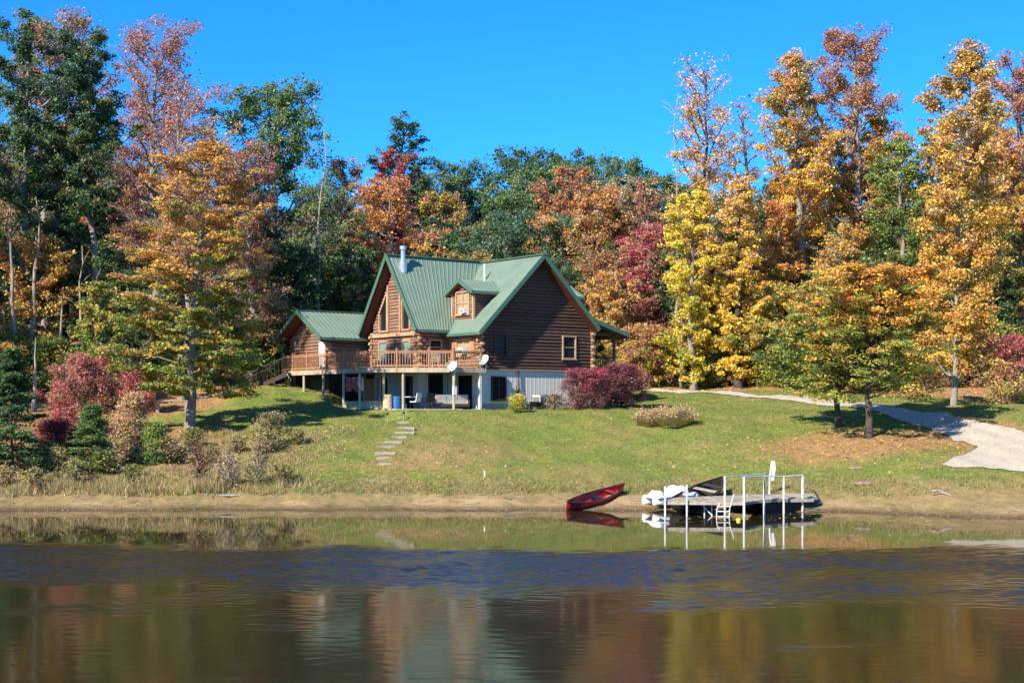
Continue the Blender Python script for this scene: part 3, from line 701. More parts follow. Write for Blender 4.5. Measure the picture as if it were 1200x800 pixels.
# dormers
def dormer(x_face, sgn, ax):
    """sgn -1: faces -x (west slope); +1: faces +x"""
    y0, y1, zr_, ze = 1.12, 3.43, 8.1, 7.34; ym = (y0 + y1) / 2
    xin = lambda z: (z - 5.25) if sgn < 0 else (14.05 - z)
    zb = (5.25 + x_face if sgn < 0 else 14.05 - x_face) - .1
    hole = [(k(1.62), k(2.93), 5.98, 7.28)]
    lo = lambda z: y0 if z < ze else y0 + (z - ze) / .52 * 1.0 + .03
    hi = lambda z: y1 if z < ze else y1 - (z - ze) / .52 * 1.0 + .03
    d = log_wall(house, ax, x_face, lo, hi, zb, zr_ - .22, hole, m='log', d=.16, name='dormer', bulge=.05)
    w = window(house, ax, x_face, 1.62, 2.93, 5.98, 7.28, mull=(2, 2), glass='curtain', fr=.08)
    for y in (y0 + .02, y1 - .02): cb_ = MB(); cb_.bar(wall_pt(ax, x_face, y, .05, zb), wall_pt(ax, x_face, y, .05, ze), .14, .14, up=(1, 0, 0)); cb_.build('corner_board', M['trim'], d)
    for yy in (y0, y1):
        b = MB(); z = zb
        while z < ze - .01:
            zt = min(ze, z + .16); xa, xb = x_face - sgn * .05, xin((z + zt) / 2) - sgn * .05
            if (xb - xa) * sgn < -.05:
                s_ = -1 if yy == y0 else 1; t = rnd.uniform(.75, 1.2)
                b.loft([[(xx, yy + s_ * o, q) for o, q in ((-.08, z), (.0, z + .003), (.05, (z + zt) / 2), (.0, zt - .003), (-.08, zt))] for xx in (xa, xb)], c=(t, t, t))
            z += .16
        b.build('dormer_cheek', M['log_dark'], d)
    xe = x_face + sgn * .42; ov = .32
    for s_, yy in ((-1, y0 - ov), (1, y1 + ov)):
        zE = 7.31
        p = [A3(xe, yy, zE), A3(xin(zE) - sgn * .2, yy, zE), A3(xin(zr_) - sgn * .2, ym, zr_), A3(xe, ym, zr_)]
        metal_roof(house, *p, name='dormer_roof', pitch=.3, th=.07)
dormer(.35, -1, 'y'); dormer(8.45, 1, 'Y')

# chimneys and vent on the roof
cp = MB(); cy = 5.5; cx = -2.05; cz = 9.74 - (RY - cy) * 1.436
cp.tube([(cx, cy, cz - .3), (cx, cy, cz + .42)], .26, 14); cp.tube([(cx, cy, cz + .42), (cx, cy, cz + 1.12)], .15, 14)
cp.tube([(cx, cy, cz + 1.12), (cx, cy, cz + 1.19), (cx, cy, cz + 1.21), (cx, cy, cz + 1.42)], [.15, .15, .22, .21], 14)
cp.build('chimney_pipe', M['steel'], house, smooth=False)
cq = MB(); cq.tube([(-1.9, 7.2, 8.0), (-1.9, 7.2, 10.1)], .12, 12); cq.tube([(-1.9, 7.2, 10.1), (-1.9, 7.2, 10.35)], .19, 12); cq.build('chimney_pipe', M['shutter'], house)
vp = MB(); vp.tube([(3.0, 2.2 + 1.5, 8.0), (3.0, 3.7, 9.35)], .06, 10); vp.build('vent_pipe', M['white'], house)

# ---- porch on the east side
pc = MB()
pc.box(8.95, 11.1, .1, YB - 1, ZF - .25, ZF - .02)
pf = pc.build('porch_floor', M['deck'], house)
for y in (.25, 2.15, 4.6, 7.2, 9.8):
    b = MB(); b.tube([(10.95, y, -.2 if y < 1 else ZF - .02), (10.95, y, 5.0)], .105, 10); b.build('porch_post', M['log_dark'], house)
b = MB()
for z in (ZF + .12, ZF + .95): b.bar((10.95, .3, z), (10.95, 9.8, z), .08, .08)
for z in (ZF + .12, ZF + .95): b.bar((9.0, .25, z), (10.85, .25, z), .08, .08)
q = .5
while q < 9.7: b.box(10.92, 10.97, q, q + .05, ZF + .12, ZF + .95); q += .22
q = 9.1
while q < 10.8: b.box(q, q + .05, .22, .27, ZF + .12, ZF + .95); q += .22
b.build('porch_railing', M['log_dark'], house)
b = MB(); b.bar((8.9, .2, 4.9), (11.1, .2, 4.9), .14, .2); b.bar((10.95, .2, 4.86), (10.95, 11, 4.86), .14, .2); b.build('porch_beam', M['log_dark'], house)
b = MB(); b.tube([(11.62, -.5, 4.85), (11.45, -.4, 4.55), (11.05, .1, 4.3)], .04, 7); b.build('gutter_pipe', M['shutter'], house)

# ---- raised deck with posts and railing
dk = [(-.02, -.55), (-2.3, -.5), (-6.1, 2.7), (-6.05, 14.0), (-4.84, 14.0), (-4.84, 8.95), (-2.25, 8.9), (-2.25, 3.5), (-.02, 3.5)]
b = MB()
# boards: clip each board of the deck outline
def ring_spans(ring, y):
    xs_ = []
    for (xa, ya), (xb, yb) in zip(ring, ring[1:] + ring[:1]):
        if (ya <= y < yb) or (yb <= y < ya): xs_.append(xa + (xb - xa) * (y - ya) / (yb - ya))
    xs_.sort(); return list(zip(xs_[::2], xs_[1::2]))
y = -.54
while y < 13.98:
    for a, c in ring_spans(dk, y + .065):
        t = rnd.uniform(.75, 1.2); b.box(a + .03, c - .01, y, y + .13, ZF + .0, ZF + .045, c=(t, t, t))
    y += .14
deck = b.build('deck', M['deck'], house)
b = MB()
for (xa, ya), (xb, yb) in zip(dk[:4], dk[1:5]):
    b.bar((xa, ya, ZF - .13), (xb, yb, ZF - .13), .06, .27)
y = .2
while y < 13.9:
    for a, c in ring_spans(dk, y): b.box(a + .06, c - .02, y, y + .05, ZF - .22, ZF - .002)
    y += .55
b.build('deck_joists', M['post'], deck)
posts_r = [(-.35, -.48), (-2.3, -.45), (-3.4, .50), (-4.9, 1.72), (-6.04, 2.75), (-6.04, 4.35), (-6.04, 5.95), (-6.03, 8.2), (-6.03, 10.6), (-6.0, 12.6), (-6.0, 13.9)]
rails = list(zip(posts_r[:-1], posts_r[1:]))
for x, y in posts_r:
    b = MB(); b.box(x - .055, x + .055, y - .055, y + .055, ZF - .25, ZF + 1.16); b.box(x - .075, x + .075, y - .075, y + .075, ZF + 1.162, ZF + 1.2); b.build('rail_post', M['rail'], deck)
for (xa, ya), (xb, yb) in rails:
    b = MB(); L_ = math.hypot(xb - xa, yb - ya); n = max(2, int(L_ / .155))
    b.bar((xa, ya, ZF + 1.02), (xb, yb, ZF + 1.02), .13, .045); b.bar((xa, ya, ZF + .93), (xb, yb, ZF + .93), .04, .09); b.bar((xa, ya, ZF + .14), (xb, yb, ZF + .14), .04, .09)
    for i in range(1, n):
        x, y = xa + (xb - xa) * i / n, ya + (yb - ya) * i / n; t = rnd.uniform(.8, 1.2)
        dx, dy = (xb - xa) / L_, (yb - ya) / L_
        b.bar((x + dy * .035, y - dx * .035, ZF + .1), (x + dy * .035, y - dx * .035, ZF + .97), .045, .035, up=(dx, dy, 0), c=(t, t, t))
    b.build('railing', M['rail'], deck)
def gz_local(x, y):
    X = P0[0] + x * CA - y * SA; Y = P0[1] + x * SA + y * CA
    return float(ground(X, Y)) - SLAB
for x, y in [(-2.25, -.4), (-4.55, 1.6), (-5.35, 2.5), (-6.0, 4.2), (-5.95, 6.2), (-5.95, 8.7), (-5.95, 11.2), (-5.95, 13.2), (-5.2, 13.85), (-4.3, 4.6), (-3.6, 7.6)]:
    b = MB(); t = rnd.uniform(.8, 1.15); b.tube([(x, y, gz_local(x, y) - .3), (x, y, ZF - .28)], .085, 8, c=(t, t, t)); b.build('deck_post', M['post'], deck)
b = MB(); b.box(-.42, -.26, -.5, -.34, -.3, ZF - .27); b.build('deck_post', M['whitemetal'], deck)
b = MB(); b.bar((-5.95, 4.2, .28), (-5.95, 6.2, .28), .05, .5); b.bar((-5.95, 4.2, .28), (-5.35, 2.5, .28), .05, .5); b.build('deck_skirt', M['post'], deck)
# stair/ramp going down to the left, its material darkened in place of shade
b = MB()
xa, ya = -6.0, 13.0; xb, yb = -8.4, 15.6
for i in range(9):
    f = i / 9; x, y = xa + (xb - xa) * f, ya + (yb - ya) * f; z = ZF - .1 - 1.5 * f
    b.bar((x - .55, y - .5, z), (x + .5, y + .45, z), .32, .05)
for ox, oy in ((-.55, -.5), (.5, .45)):
    b.bar((xa + ox, ya + oy, ZF + .95), (xb + ox, yb + oy, ZF - .55), .08, .08); b.bar((xa + ox, ya + oy, ZF - .2), (xb + ox, yb + oy, ZF - 1.7), .05, .28)
    for i in range(1, 14):
        f = i / 14; b.bar((xa + ox + (xb - xa) * f, ya + oy + (yb - ya) * f, ZF - .2 - 1.5 * f), (xa + ox + (xb - xa) * f, ya + oy + (yb - ya) * f, ZF + .95 - 1.5 * f), .045, .045)
b.build('stairs', M['shutter'], house)
# patio slab under the deck
b = MB(); b.poly([(-.0, -.5), (-5.4, 1.0), (-5.4, 8.6), (-2.3, 8.6), (-2.3, 3.5), (0, 3.5)], -.3, .06); b.build('patio_slab', M['concrete'], house)

# ---- second building on the left, behind the deck
garage = empty('log_outbuilding', (P0[0], P0[1], SLAB), ROT, 'small log building with a green metal roof at the left end of the deck', 'building')
HX0, HY0, HY1, HR = -4.84, 9.9, 15.1, 12.5
gl2 = lambda z: HY0 if z < 4.7 else HY0 + (z - 4.7) * 1.45
gh2 = lambda z: HY1 if z < 4.7 else HY1 - (z - 4.7) * 1.45
log_wall(garage, 'y', HX0, gl2, gh2, ZF - .05, 6.2, [(k(10.35), k(11.15), ZF - .05, 4.42)])
log_wall(garage, 'x', HY0, k(HX0), k(GX + 1), ZF - .05, 4.7, [], m='log')
ld = log_ends(HX0, HY0, ZF, 4.6, [(-1, 0), (0, -1)]); ld.parent = garage
b = MB()
b.box(HX0 - .05, HX0 + .02, 10.35, 11.15, ZF + .0, 4.40); dd_ = b.build('door', M['white'], garage)
b = MB(); b.tube([(HX0 - .05, 10.5, 3.5), (HX0 - .13, 10.5, 3.5)], .035, 8); b.build('handle', M['steel'], dd_)
metal_roof(garage, A3(HX0 - .95, HY0 - .5, 4.62), A3(GX + 2.5, HY0 - .5, 4.62), A3(GX + 2.5, HR, 6.48), A3(HX0 - .95, HR, 6.48))
metal_roof(garage, A3(HX0 - .95, HY1 + .5, 4.62), A3(GX + 2.5, HY1 + .5, 4.62), A3(GX + 2.5, HR, 6.48), A3(HX0 - .95, HR, 6.48))
b = MB(); b.bar(A3(HX0 - .97, HR, 6.5), A3(GX + 2.5, HR, 6.5), .3, .06); b.build('ridge_cap', M['roof_trim'], garage)
b = MB(); b.box(HX0 + .03, GX + 2, HY0 + .1, HY1 - .1, -.6, ZF - .053); b.build('basement_wall', M['dark'], garage)
b = MB(); b.box(HX0 + .2, GX + 1.2, HY0 + .2, HY1 - .2, ZF - .05, 4.6); b.build('inner_wall', M['dark'], garage)

# ------------------------------------------------------------------ things on and round the house
def loc_uv(u, v, z=0.0): return (P0[0] + u * CA - v * SA, P0[1] + u * SA + v * CA, SLAB + z)

def sat_dish(name, u, v, z, label, pole_len, aim):
    o = empty(name, loc_uv(u, v, z), aim, label, 'satellite dish', 'satellite dishes at the deck')
    b = MB(); rings = []
    for i in range(7):
        r = .41 * i / 6; x0 = r * r * .55
        rings.append([(.12 - 0 + x0 * -1, 0, 0) if False else (.0 - x0 + .1, (r + 1e-3) * math.cos(2 * math.pi * q / 24), (r + 1e-3) * .86 * math.sin(2 * math.pi * q / 24)) for q in range(24)])
    # a shallow bowl, opening towards -x, tipped upwards
    def tip(p): a = R(28); return (p[0] * math.cos(a) + p[2] * math.sin(a), p[1], -p[0] * math.sin(a) + p[2] * math.cos(a) + .1)
    r1 = [[tip((-(p[0]) * 1 + .1 - .0 - .0, p[1], p[2])) for p in r] for r in rings]
    r1 = [[tip((.12 - .55 * (p[1] ** 2 + p[2] ** 2), p[1], p[2])) for p in r] for r in rings]
    r2 = [[tip((.145 - .55 * (p[1] ** 2 + p[2] ** 2), p[1], p[2])) for p in r] for r in rings[::-1]]
    b.loft(r1 + r2, cap=False); b.build('reflector', M['dish'], o, smooth=True)
    b = MB(); b.tube([tip((.08, 0, -.33)), tip((-.3, 0, -.26)), tip((-.36, 0, -.1))], .02, 7); b.tube([tip((-.42, 0, -.07)), tip((-.32, 0, -.07))], .05, 10); b.build('feed_arm', M['dish'], o)
    b = MB(); b.tube([(.16, 0, .08), (.24, 0, -.02), (.24, 0, -pole_len)], .028, 8); b.build('pole', M['steel'], o)
    return o
sat_dish('satellite_dish', -2.55, -.62, ZF + .02, 'pale satellite dish on the deck post, the lower of the pair', .8, ROT + R(8))
sat_dish('satellite_dish', -.35, -.75, ZF + .45, 'pale satellite dish by the corner of the dark gable, higher of the pair', .6, ROT + R(8))
b = MB(); b.box(-.13, .13, -.10, .02, -.25, .25); e = b.build('meter_box', M['white'], None); e.location = loc_uv(-2.3, -.52, 1.15); e.rotation_euler = (0, 0, ROT)
tag(e, 'small white box fixed to the deck post under the lower dish', 'box')

def window_ac(u, v, z, rot, label):
    o = empty('window_air_conditioner', loc_uv(u, v, z), rot, label, 'air conditioner', 'window air conditioners')
    b = MB(); b.box(-.42, .05, -.30, .30, 0, .38); b.build('casing', M['white'], o)
    b = MB()
    for i in range(6): b.box(-.435, -.421, -.25, .25, .05 + i * .05, .07 + i * .05)
    b.build('grille', M['shutter'], o)
    return o
window_ac(-.1, 1.45, 3.42, ROT, 'white air conditioner in the shuttered window above the deck')
window_ac(.27, 1.98, 5.99, ROT, 'white air conditioner in the dormer window').scale = (.7, .8, .75)

# outdoor unit against the basement wall
o = empty('air_conditioning_unit', loc_uv(4.15, -.75, -.05), ROT, 'grey outdoor air conditioning unit standing against the pale basement wall', 'air conditioner')
b = MB(); b.box(-.42, .42, -.38, .38, .0, .92); b.box(-.44, .44, -.40, .40, .921, .96); b.build('casing', M['whitemetal'], o)
b = MB()
for i in range(12): b.box(-.40, .40, -.402, -.383, .08 + i * .066, .115 + i * .066); b.box(-.442, -.423, -.34, .34, .08 + i * .066, .115 + i * .066)
b.tube([(0, 0, .965), (0, 0, .985)], .3, 16); b.build('grille', M['black'], o)
o = empty('wheelbarrow', loc_uv(3.35, -1.15, -.05), ROT + R(20), 'black wheelbarrow tipped beside the outdoor air conditioning unit', 'wheelbarrow')
b = MB(); r1 = [(-.35, -.28, .55), (.4, -.3, .5), (.4, .3, .5), (-.35, .28, .55)]; r2 = [(-.18, -.16, .22), (.2, -.17, .24), (.2, .17, .24), (-.18, .16, .22)]
b.loft([r2, r1]); b.build('tray', M['black'], o)
b = MB(); b.tube([(-.5, -.04, .2), (-.5, .04, .2)], .2, 14); b.build('wheel', M['black'], o)
b = MB(); b.tube([(-.5, -.06, .2), (.2, -.25, .2), (.85, -.28, .45)], .022, 6); b.tube([(-.5, .06, .2), (.2, .25, .2), (.85, .28, .45)], .022, 6); b.tube([(.2, .25, .2), (.3, .25, 0)], .02, 6); b.tube([(.2, -.25, .2), (.3, -.25, 0)], .02, 6)
b.build('frame', M['steel'], o)

# patio furniture under the deck
def barrel(u, v, m, label, r=.27, h=.85, tilt=0):
    b = MB(); prof = [(0, r * .9), (.06, r), (.3, r * 1.02), (.32, r * 1.05), (.36, r * 1.02), (.58, r * 1.02), (.6, r * 1.05), (.64, r * 1.02), (.94, r), (1, r * .9)]
    b.tube([(0, 0, h * a) for a, _ in prof], [q for _, q in prof], 18); e = b.build('barrel', M[m], None, smooth=False); e.location = loc_uv(u, v, .06); e.rotation_euler = (0, 0, ROT); tag(e, label, 'barrel')
barrel(-5.3, 2.15, 'beige', 'beige plastic barrel under the deck, left of the blue one')
barrel(-4.75, 2.05, 'blue', 'blue plastic barrel under the deck beside the beige one', r=.3, h=.75)
def patio_chair(u, v, rot, label, m):
    o = empty('patio_chair', loc_uv(u, v, .06), ROT + rot, label, 'chair', 'chairs under the deck')
    b = MB(); b.box(-.25, .25, -.25, .25, .40, .45); b.build('seat', M[m], o)
    b = MB(); b.hexa([(-.25, .22, .45), (.25, .22, .45), (.25, .27, .45), (-.25, .27, .45), (-.24, .33, .95), (.24, .33, .95), (.24, .37, .95), (-.24, .37, .95)]); b.build('backrest', M[m], o)
    for x in (-.22, .22):
        for y in (-.22, .22):
            b = MB(); b.tube([(x, y, 0), (x * .95, y * .95, .4)], .022, 6); b.build('leg', M['black'], o)
    b = MB()
    for x in (-.27, .27): b.bar((x, -.22, .64), (x, .28, .66), .05, .03); b.bar((x, -.2, .42), (x, -.2, .64), .03, .03)
    b.build('armrest', M['black'], o)
patio_chair(-3.75, 1.55, R(200), 'pale patio chair under the deck, beside the blue barrel', 'white_cloth')
patio_chair(-3.1, 1.05, R(170), 'dark patio chair under the deck between the table and the sofa', 'black')
o = empty('patio_table', loc_uv(-3.45, 2.3, .06), ROT, 'pale topped patio table in the shade under the deck', 'table')
b = MB(); b.tube([(0, 0, .70), (0, 0, .74)], .6, 20); b.build('tabletop', M['white_cloth'], o)
for a in range(4):
    b = MB(); b.tube([(.4 * math.cos(a * 1.57 + .7), .4 * math.sin(a * 1.57 + .7), 0), (.33 * math.cos(a * 1.57 + .7), .33 * math.sin(a * 1.57 + .7), .7)], .022, 6); b.build('leg', M['black'], o)
o = empty('patio_sofa', loc_uv(-1.55, 1.0, .06), ROT + R(180 - 15), 'long grey cushioned patio sofa under the deck', 'sofa')
b = MB(); b.box(-1.15, 1.15, -.36, .36, .12, .3); b.build('frame', M['shutter'], o)
for i in range(3):
    b = MB(); b.box(-1.05 + i * .7, -.37 + i * .7, -.34, .30, .302, .47); b.build('seat_cushion', M['cushion'], o)
    b = MB(); b.hexa([(-1.05 + i * .7, .1, .47), (-.37 + i * .7, .1, .47), (-.37 + i * .7, .28, .47), (-1.05 + i * .7, .28, .47), (-1.03 + i * .7, .25, .85), (-.39 + i * .7, .25, .85), (-.39 + i * .7, .36, .85), (-1.03 + i * .7, .36, .85)]); b.build('back_cushion', M['cushion'], o)
for x in (-1.16, 1.06):
    b = MB(); b.box(x, x + .1, -.35, .35, .3, .62); b.build('armrest', M['shutter'], o)

# laundry hanging under the deck
o = empty('clothes_line', loc_uv(-5.8, 4.3, 2.0), ROT, 'thin clothes line strung between two posts under the deck', 'clothes line')
b = MB(); b.tube([(-.1, -.1, .0), (-.05, .9, -.06), (-.05, 1.9, 0)], .012, 5); b.build('cord', M['white'], o)
def shirt(u, v, label, m, w=.6, h=.75):
    b = MB(); rings = []
    n = 14
    for i in range(n + 1):
        f = i / n; y = (f - .5) * w; t = .05 * math.sin(f * 14 + v); hh = h * (.55 if f < .18 or f > .82 else 1.0)
        rings.append([(t, y, 0), (t * 1.6 + .03, y, -hh * .5), (t * 2.2, y, -hh), (t * 2.2 + .02, y, -hh), (t * 1.6 + .05, y, -hh * .5), (t + .02, y, 0)])
    b.loft(rings); e = b.build('shirt', M[m], None, smooth=False); e.location = loc_uv(u, v, 1.98); e.rotation_euler = (0, 0, ROT); tag(e, label, 'shirt', 'washing on the line')
shirt(-5.85, 5.75, 'red shirt hanging under the deck, leftmost of the washing', 'red_cloth', .65, .85)
shirt(-5.85, 5.1, 'red patterned shirt hanging under the deck between the red and the white ones', 'red_cloth', .5, .7)
shirt(-5.85, 4.35, 'white shirt hanging under the deck, rightmost of the washing', 'white_cloth', .6, .8)

# deck chairs seen between the balusters
def deck_chair(u, v, rot, label):
    o = empty('deck_chair', loc_uv(u, v, ZF + .05), ROT + rot, label, 'chair', 'rocking chairs on the deck')
    b = MB()
    for i in range(5): b.box(-.27, .27, -.27 + i * .11, -.18 + i * .11, .38, .41)
    b.build('seat', M['plank'], o)
    b = MB()
    for i in range(5): b.hexa([(-.27 + i * .11, .26, .41), (-.18 + i * .11, .26, .41), (-.18 + i * .11, .29, .41), (-.27 + i * .11, .29, .41), (-.27 + i * .11, .42, 1.05), (-.18 + i * .11, .42, 1.05), (-.18 + i * .11, .45, 1.05), (-.27 + i * .11, .45, 1.05)])
    b.build('backrest', M['plank'], o)
    for x in (-.27, .27):
        for y in (-.25, .26):
            b = MB(); b.bar((x, y, .02), (x, y, .6), .05, .05); b.build('leg', M['plank'], o)
        b = MB(); b.bar((x, -.3, .62), (x, .3, .62), .09, .03); b.build('armrest', M['plank'], o)
deck_chair(-1.9, 1.7, R(190), 'slatted chair on the deck behind the railing, nearer the shuttered window')
deck_chair(-1.6, 2.7, R(160), 'slatted chair on the deck by the small window of the recessed wall')

# hanging plant in the porch
o = empty('hanging_plant', loc_uv(10.3, .9, 4.8), 0, 'round hanging fern under the porch roof on the right side of the cabin', 'plant')
rg = np.random.default_rng(5)
b = MB(); b.tube([(0, 0, 0), (0, 0, -.5)], .012, 5); b.build('hook', M['black'], o)
lv, lf = leaf_quads(rg, rg.normal(0, .16, (700, 3)) * np.array([1, 1, .9]) + np.array([0, 0, -.75]), .1)
np_mesh('foliage', lv, lf, M['leaf'], o, cols=mix_cols(rg, ['dkgreen', 'green'], 700))
b = MB(); b.tube([(0, 0, -.95), (0, 0, -.75)], [.12, .17], 12); b.build('pot', M['black'], o)

# ------------------------------------------------------------------ steps, stakes and small things on the lawn
steps = [(469, 495.5), (476, 501.5), (474, 507), (467, 512.5), (461, 518), (452.5, 524), (451.5, 531), (452.5, 536.5), (447, 544.2)]
words = ['topmost', 'second from the top', 'third from the top', 'fourth from the top', 'middle', 'fourth from the bottom', 'third from the bottom', 'second from the bottom', 'lowest']
for i, (px, py) in enumerate(steps):
    x, y, z = at(px, py); b = MB(); rr = random.Random(i); w = .5 + rr.uniform(-.06, .06)
    ring = [(-w, -.2), (-w * .5, -.23 + rr.uniform(-.02, .02)), (w * .4, -.21), (w, -.19), (w * 1.03, .1), (w * .9, .2), (0, .22), (-w * .96, .19)]
    b.poly([(p[0], p[1] * .8) for p in ring], -.25, .05); e = b.build('stepping_stone', M['block'], None)
    e.location = (x, y, z + .0); e.rotation_euler = (R(5), 0, R(rr.uniform(-5, 5))); tag(e, f'flat pale stone step in the lawn path, {words[i]} one', 'step', 'stone steps down the lawn')
for i, (px, py, w) in enumerate([(454, 495, 'left foot'), (458, 484, 'upper left'), (473, 494, 'right foot'), (476, 485, 'upper right')]):
    x, y, z = at(px, py); o = empty('garden_light', (x, y, z), 0, f'small garden stake light at the {w} end of the stone steps', 'garden light', 'stake lights by the steps')
    b = MB(); b.tube([(0, 0, -.1), (0, 0, .42)], .02, 6); b.build('stake', M['post'], o)
    b = MB(); b.tube([(0, 0, .42), (0, 0, .46), (0, 0, .54), (0, 0, .58)], [.03, .07, .07, .03], 10); b.build('lamp', M['red_cloth' if i == 1 else 'shutter'], o)
x, y, z = at(568, 558.5); b = MB(); b.tube([(0, 0, -.1), (0, 0, .28)], .04, 8); e = b.build('marker_stake', M['white'], None); e.location = (x, y, z); tag(e, 'short white stake standing alone in the middle of the lawn near the water', 'stake')
def driftwood(px, py, label, pts, r):
    x, y, z = at(px, py); b = MB(); n = len(pts); b.tube(pts, [r * (1 - .6 * i / n) for i in range(n)], 7); e = b.build('driftwood', M['bark_pale'], None, smooth=True); e.location = (x, y, z + r * .6); tag(e, label, 'driftwood', 'bleached branches on the bank')
driftwood(1102, 580, 'bleached curved branch lying on the right bank', [(-.35, .1, .12), (-.1, .05, .16), (.1, -.05, .08), (.3, -.25, -.02), (.42, -.3, -.03)], .06)
driftwood(262, 582, 'long bleached log lying on the left shore', [(-1.0, .05, 0), (-.5, 0, .03), (.1, .04, .02), (.6, -.03, .02), (1.0, .06, 0)], .07)
driftwood(247, 581, 'short bleached stick beside the long log on the left shore', [(-.4, .3, .02), (0, .35, .05), (.45, .3, .02)], .04)
rg = np.random.default_rng(77)
def rocks(name, label, spots):
    vs, fs = [], []; n = 0
    for x, y, s in spots:
        z = float(ground(x, y)); q = rg.normal(size=(8, 3)) * .05
        c = np.array([(-1, -1, -1), (1, -1, -1), (1, 1, -1), (-1, 1, -1), (-.7, -.7, 1), (.7, -.7, 1), (.7, .7, 1), (-.7, .7, 1)]) * np.array([.5, .4, .28]) * s + q * s * 3 + np.array([x, y, z])
        vs.append(c); fs += [[n + i for i in f] for f in ((3, 2, 1, 0), (4, 5, 6, 7), (0, 1, 5, 4), (1, 2, 6, 5), (2, 3, 7, 6), (3, 0, 4, 7))]; n += 8
    o = np_mesh(name, np.concatenate(vs), np.array(fs), M['stone']); return tag(o, label, 'pebbles', None, 'stuff')
sp = []
for _ in range(1500):
    x = rg.uniform(-26, 26); s_ = abs(rg.normal(.15, .5)); sp.append((x, float(shore(x)) + s_ * 2.6, rg.uniform(.02, .08)))
rocks('shore_pebbles', 'small stones and clods along the waterline', sp)
for i, (px, py, s, lb) in enumerate([(1013, 567, .35, 'flat pale stone on the grass right of the dock'), (1003, 549, .3, 'small pale stone on the grass above the dock stake'), (1075, 561, .2, 'little pale stone on the grass below the gravel drive')]):
    x, y, z = at(px, py); b = MB(); b.tube([(0, 0, -.1), (0, 0, 0), (0, 0, s * .3), (0, 0, s * .4)], [s * .8, s, s * .8, s * .3], 9); e = b.build('stone', M['stone'], None); e.location = (x, y, z); e.scale = (1.4, .8, 1); tag(e, lb, 'stone')

# picnic bench by the left tree
x, y, z = at(190, 483); o = empty('picnic_bench', (x + .6, y, z), R(8), 'weathered wooden bench standing behind the layered tree on the left lawn', 'bench')
b = MB(); b.box(-1.0, 1.1, -.22, .22, .66, .72); b.build('seat', M['plank'], o)
for q in (-.85, .85):
    b = MB(); b.box(q - .1, q + .1, -.2, .2, -.1, .66); b.build('leg', M['plank'], o)
b = MB(); b.box(-1.35, -.75, .1, .55, .0, .95); e = b.build('wooden_crate', M['trim'], None); e.location = (x + .15, y + .3, z); tag(e, 'tan wooden crate beside the bench on the left lawn', 'crate')

# ------------------------------------------------------------------ dock and boats
def boat(name, loc, heading, pitch, roll, L_, w, h, m, label, inner, extras, cat='canoe', stern=.0):
    o = empty(name, loc, 0, label, cat); o.rotation_euler = (roll, pitch, heading)
    o.rotation_mode = 'XYZ'
    n = 25; ro, ri = [], []
    for i in range(n):
        t = i / (n - 1); u = 2 * t - 1
        ww = w * (1 - abs(u) ** 2.3) ** .8 if u > 0 or stern == 0 else w * (stern + (1 - stern) * (1 - abs(u) ** 2.4))
        ww = max(ww, .02); rise = .16 * abs(u) ** 3.5 * (1 if u > 0 or stern == 0 else .3); kl = .05 * abs(u) ** 3
        x = u * L_ / 2
        prof = [(-1, 1), (-.98, .72), (-.86, .38), (-.6, .12), (-.25, .02), (0, 0), (.25, .02), (.6, .12), (.86, .38), (.98, .72), (1, 1)]
        ex = .10 * h * (abs(u) ** 6)
        ro.append([(x + (ex if u > 0 else -ex) * q * 2, ww * p / 1, kl + (h + rise - kl) * q) for p, q in prof])
        wi = max(.005, ww - .03); ri.append([(x * .985, wi * p, kl + .03 + (h + rise - kl - .03) * q) for p, q in prof])
    b = MB(); b.loft(ro, cap=True, close=False); b.build('hull', M[m], o, smooth=True)
    b = MB(); b.loft([r[::-1] for r in ri], cap=False, close=False); b.build('hull_lining', M[inner], o, smooth=True)
    b = MB()
    for s_ in (0, -1):
        b.tube([(r[s_][0], r[s_][1], r[s_][2]) for r in ro], .022, 6, cap=True)
    b.build('gunwale', M[extras[0]], o)
    for fx, mm in extras[1:]:
        i = int((fx + 1) / 2 * (n - 1)); ww = ro[i][-1][1]; zt = ro[i][-1][2]
        b = MB(); b.box(ro[i][0][0] - .14, ro[i][0][0] + .14, -ww * .96, ww * .96, zt - .10, zt - .07); b.build('thwart', M[mm], o)
    return o
# red canoe, stern in the water, bow on the bank
xs0, ys0 = wx(666, 63.6), 63.6; xb0, yb0 = wx(726, 66.8), 66.8
hd = math.atan2(yb0 - ys0, xb0 - xs0); LL = 4.4; mx_, my_ = (xs0 + xb0) / 2, (ys0 + yb0) / 2
boat('canoe', (mx_, my_, .18), hd, -R(7.3), R(16), LL, .43, .40, 'red', 'red canoe with a dark seat lying on the bank with its stern in the water', 'red', ('brownhull', (-.62, 'black'), (.05, 'black'), (.62, 'red')))
# dark aluminium boat leaning behind the dock
xs0, ys0 = wx(797, 63.2), 63.2; xb0, yb0 = wx(843, 66.6), 66.6
hd = math.atan2(yb0 - ys0, xb0 - xs0)
boat('rowing_boat', ((xs0 + xb0) / 2, (ys0 + yb0) / 2, .30), hd, -R(10), R(9), 4.3, .62, .5, 'brownhull', 'dark brown rowing boat drawn up on the bank behind the dock', 'brownhull', ('brownhull', (-.45, 'brownhull'), (.3, 'plank'), (.6, 'brownhull')), 'boat', stern=.75)
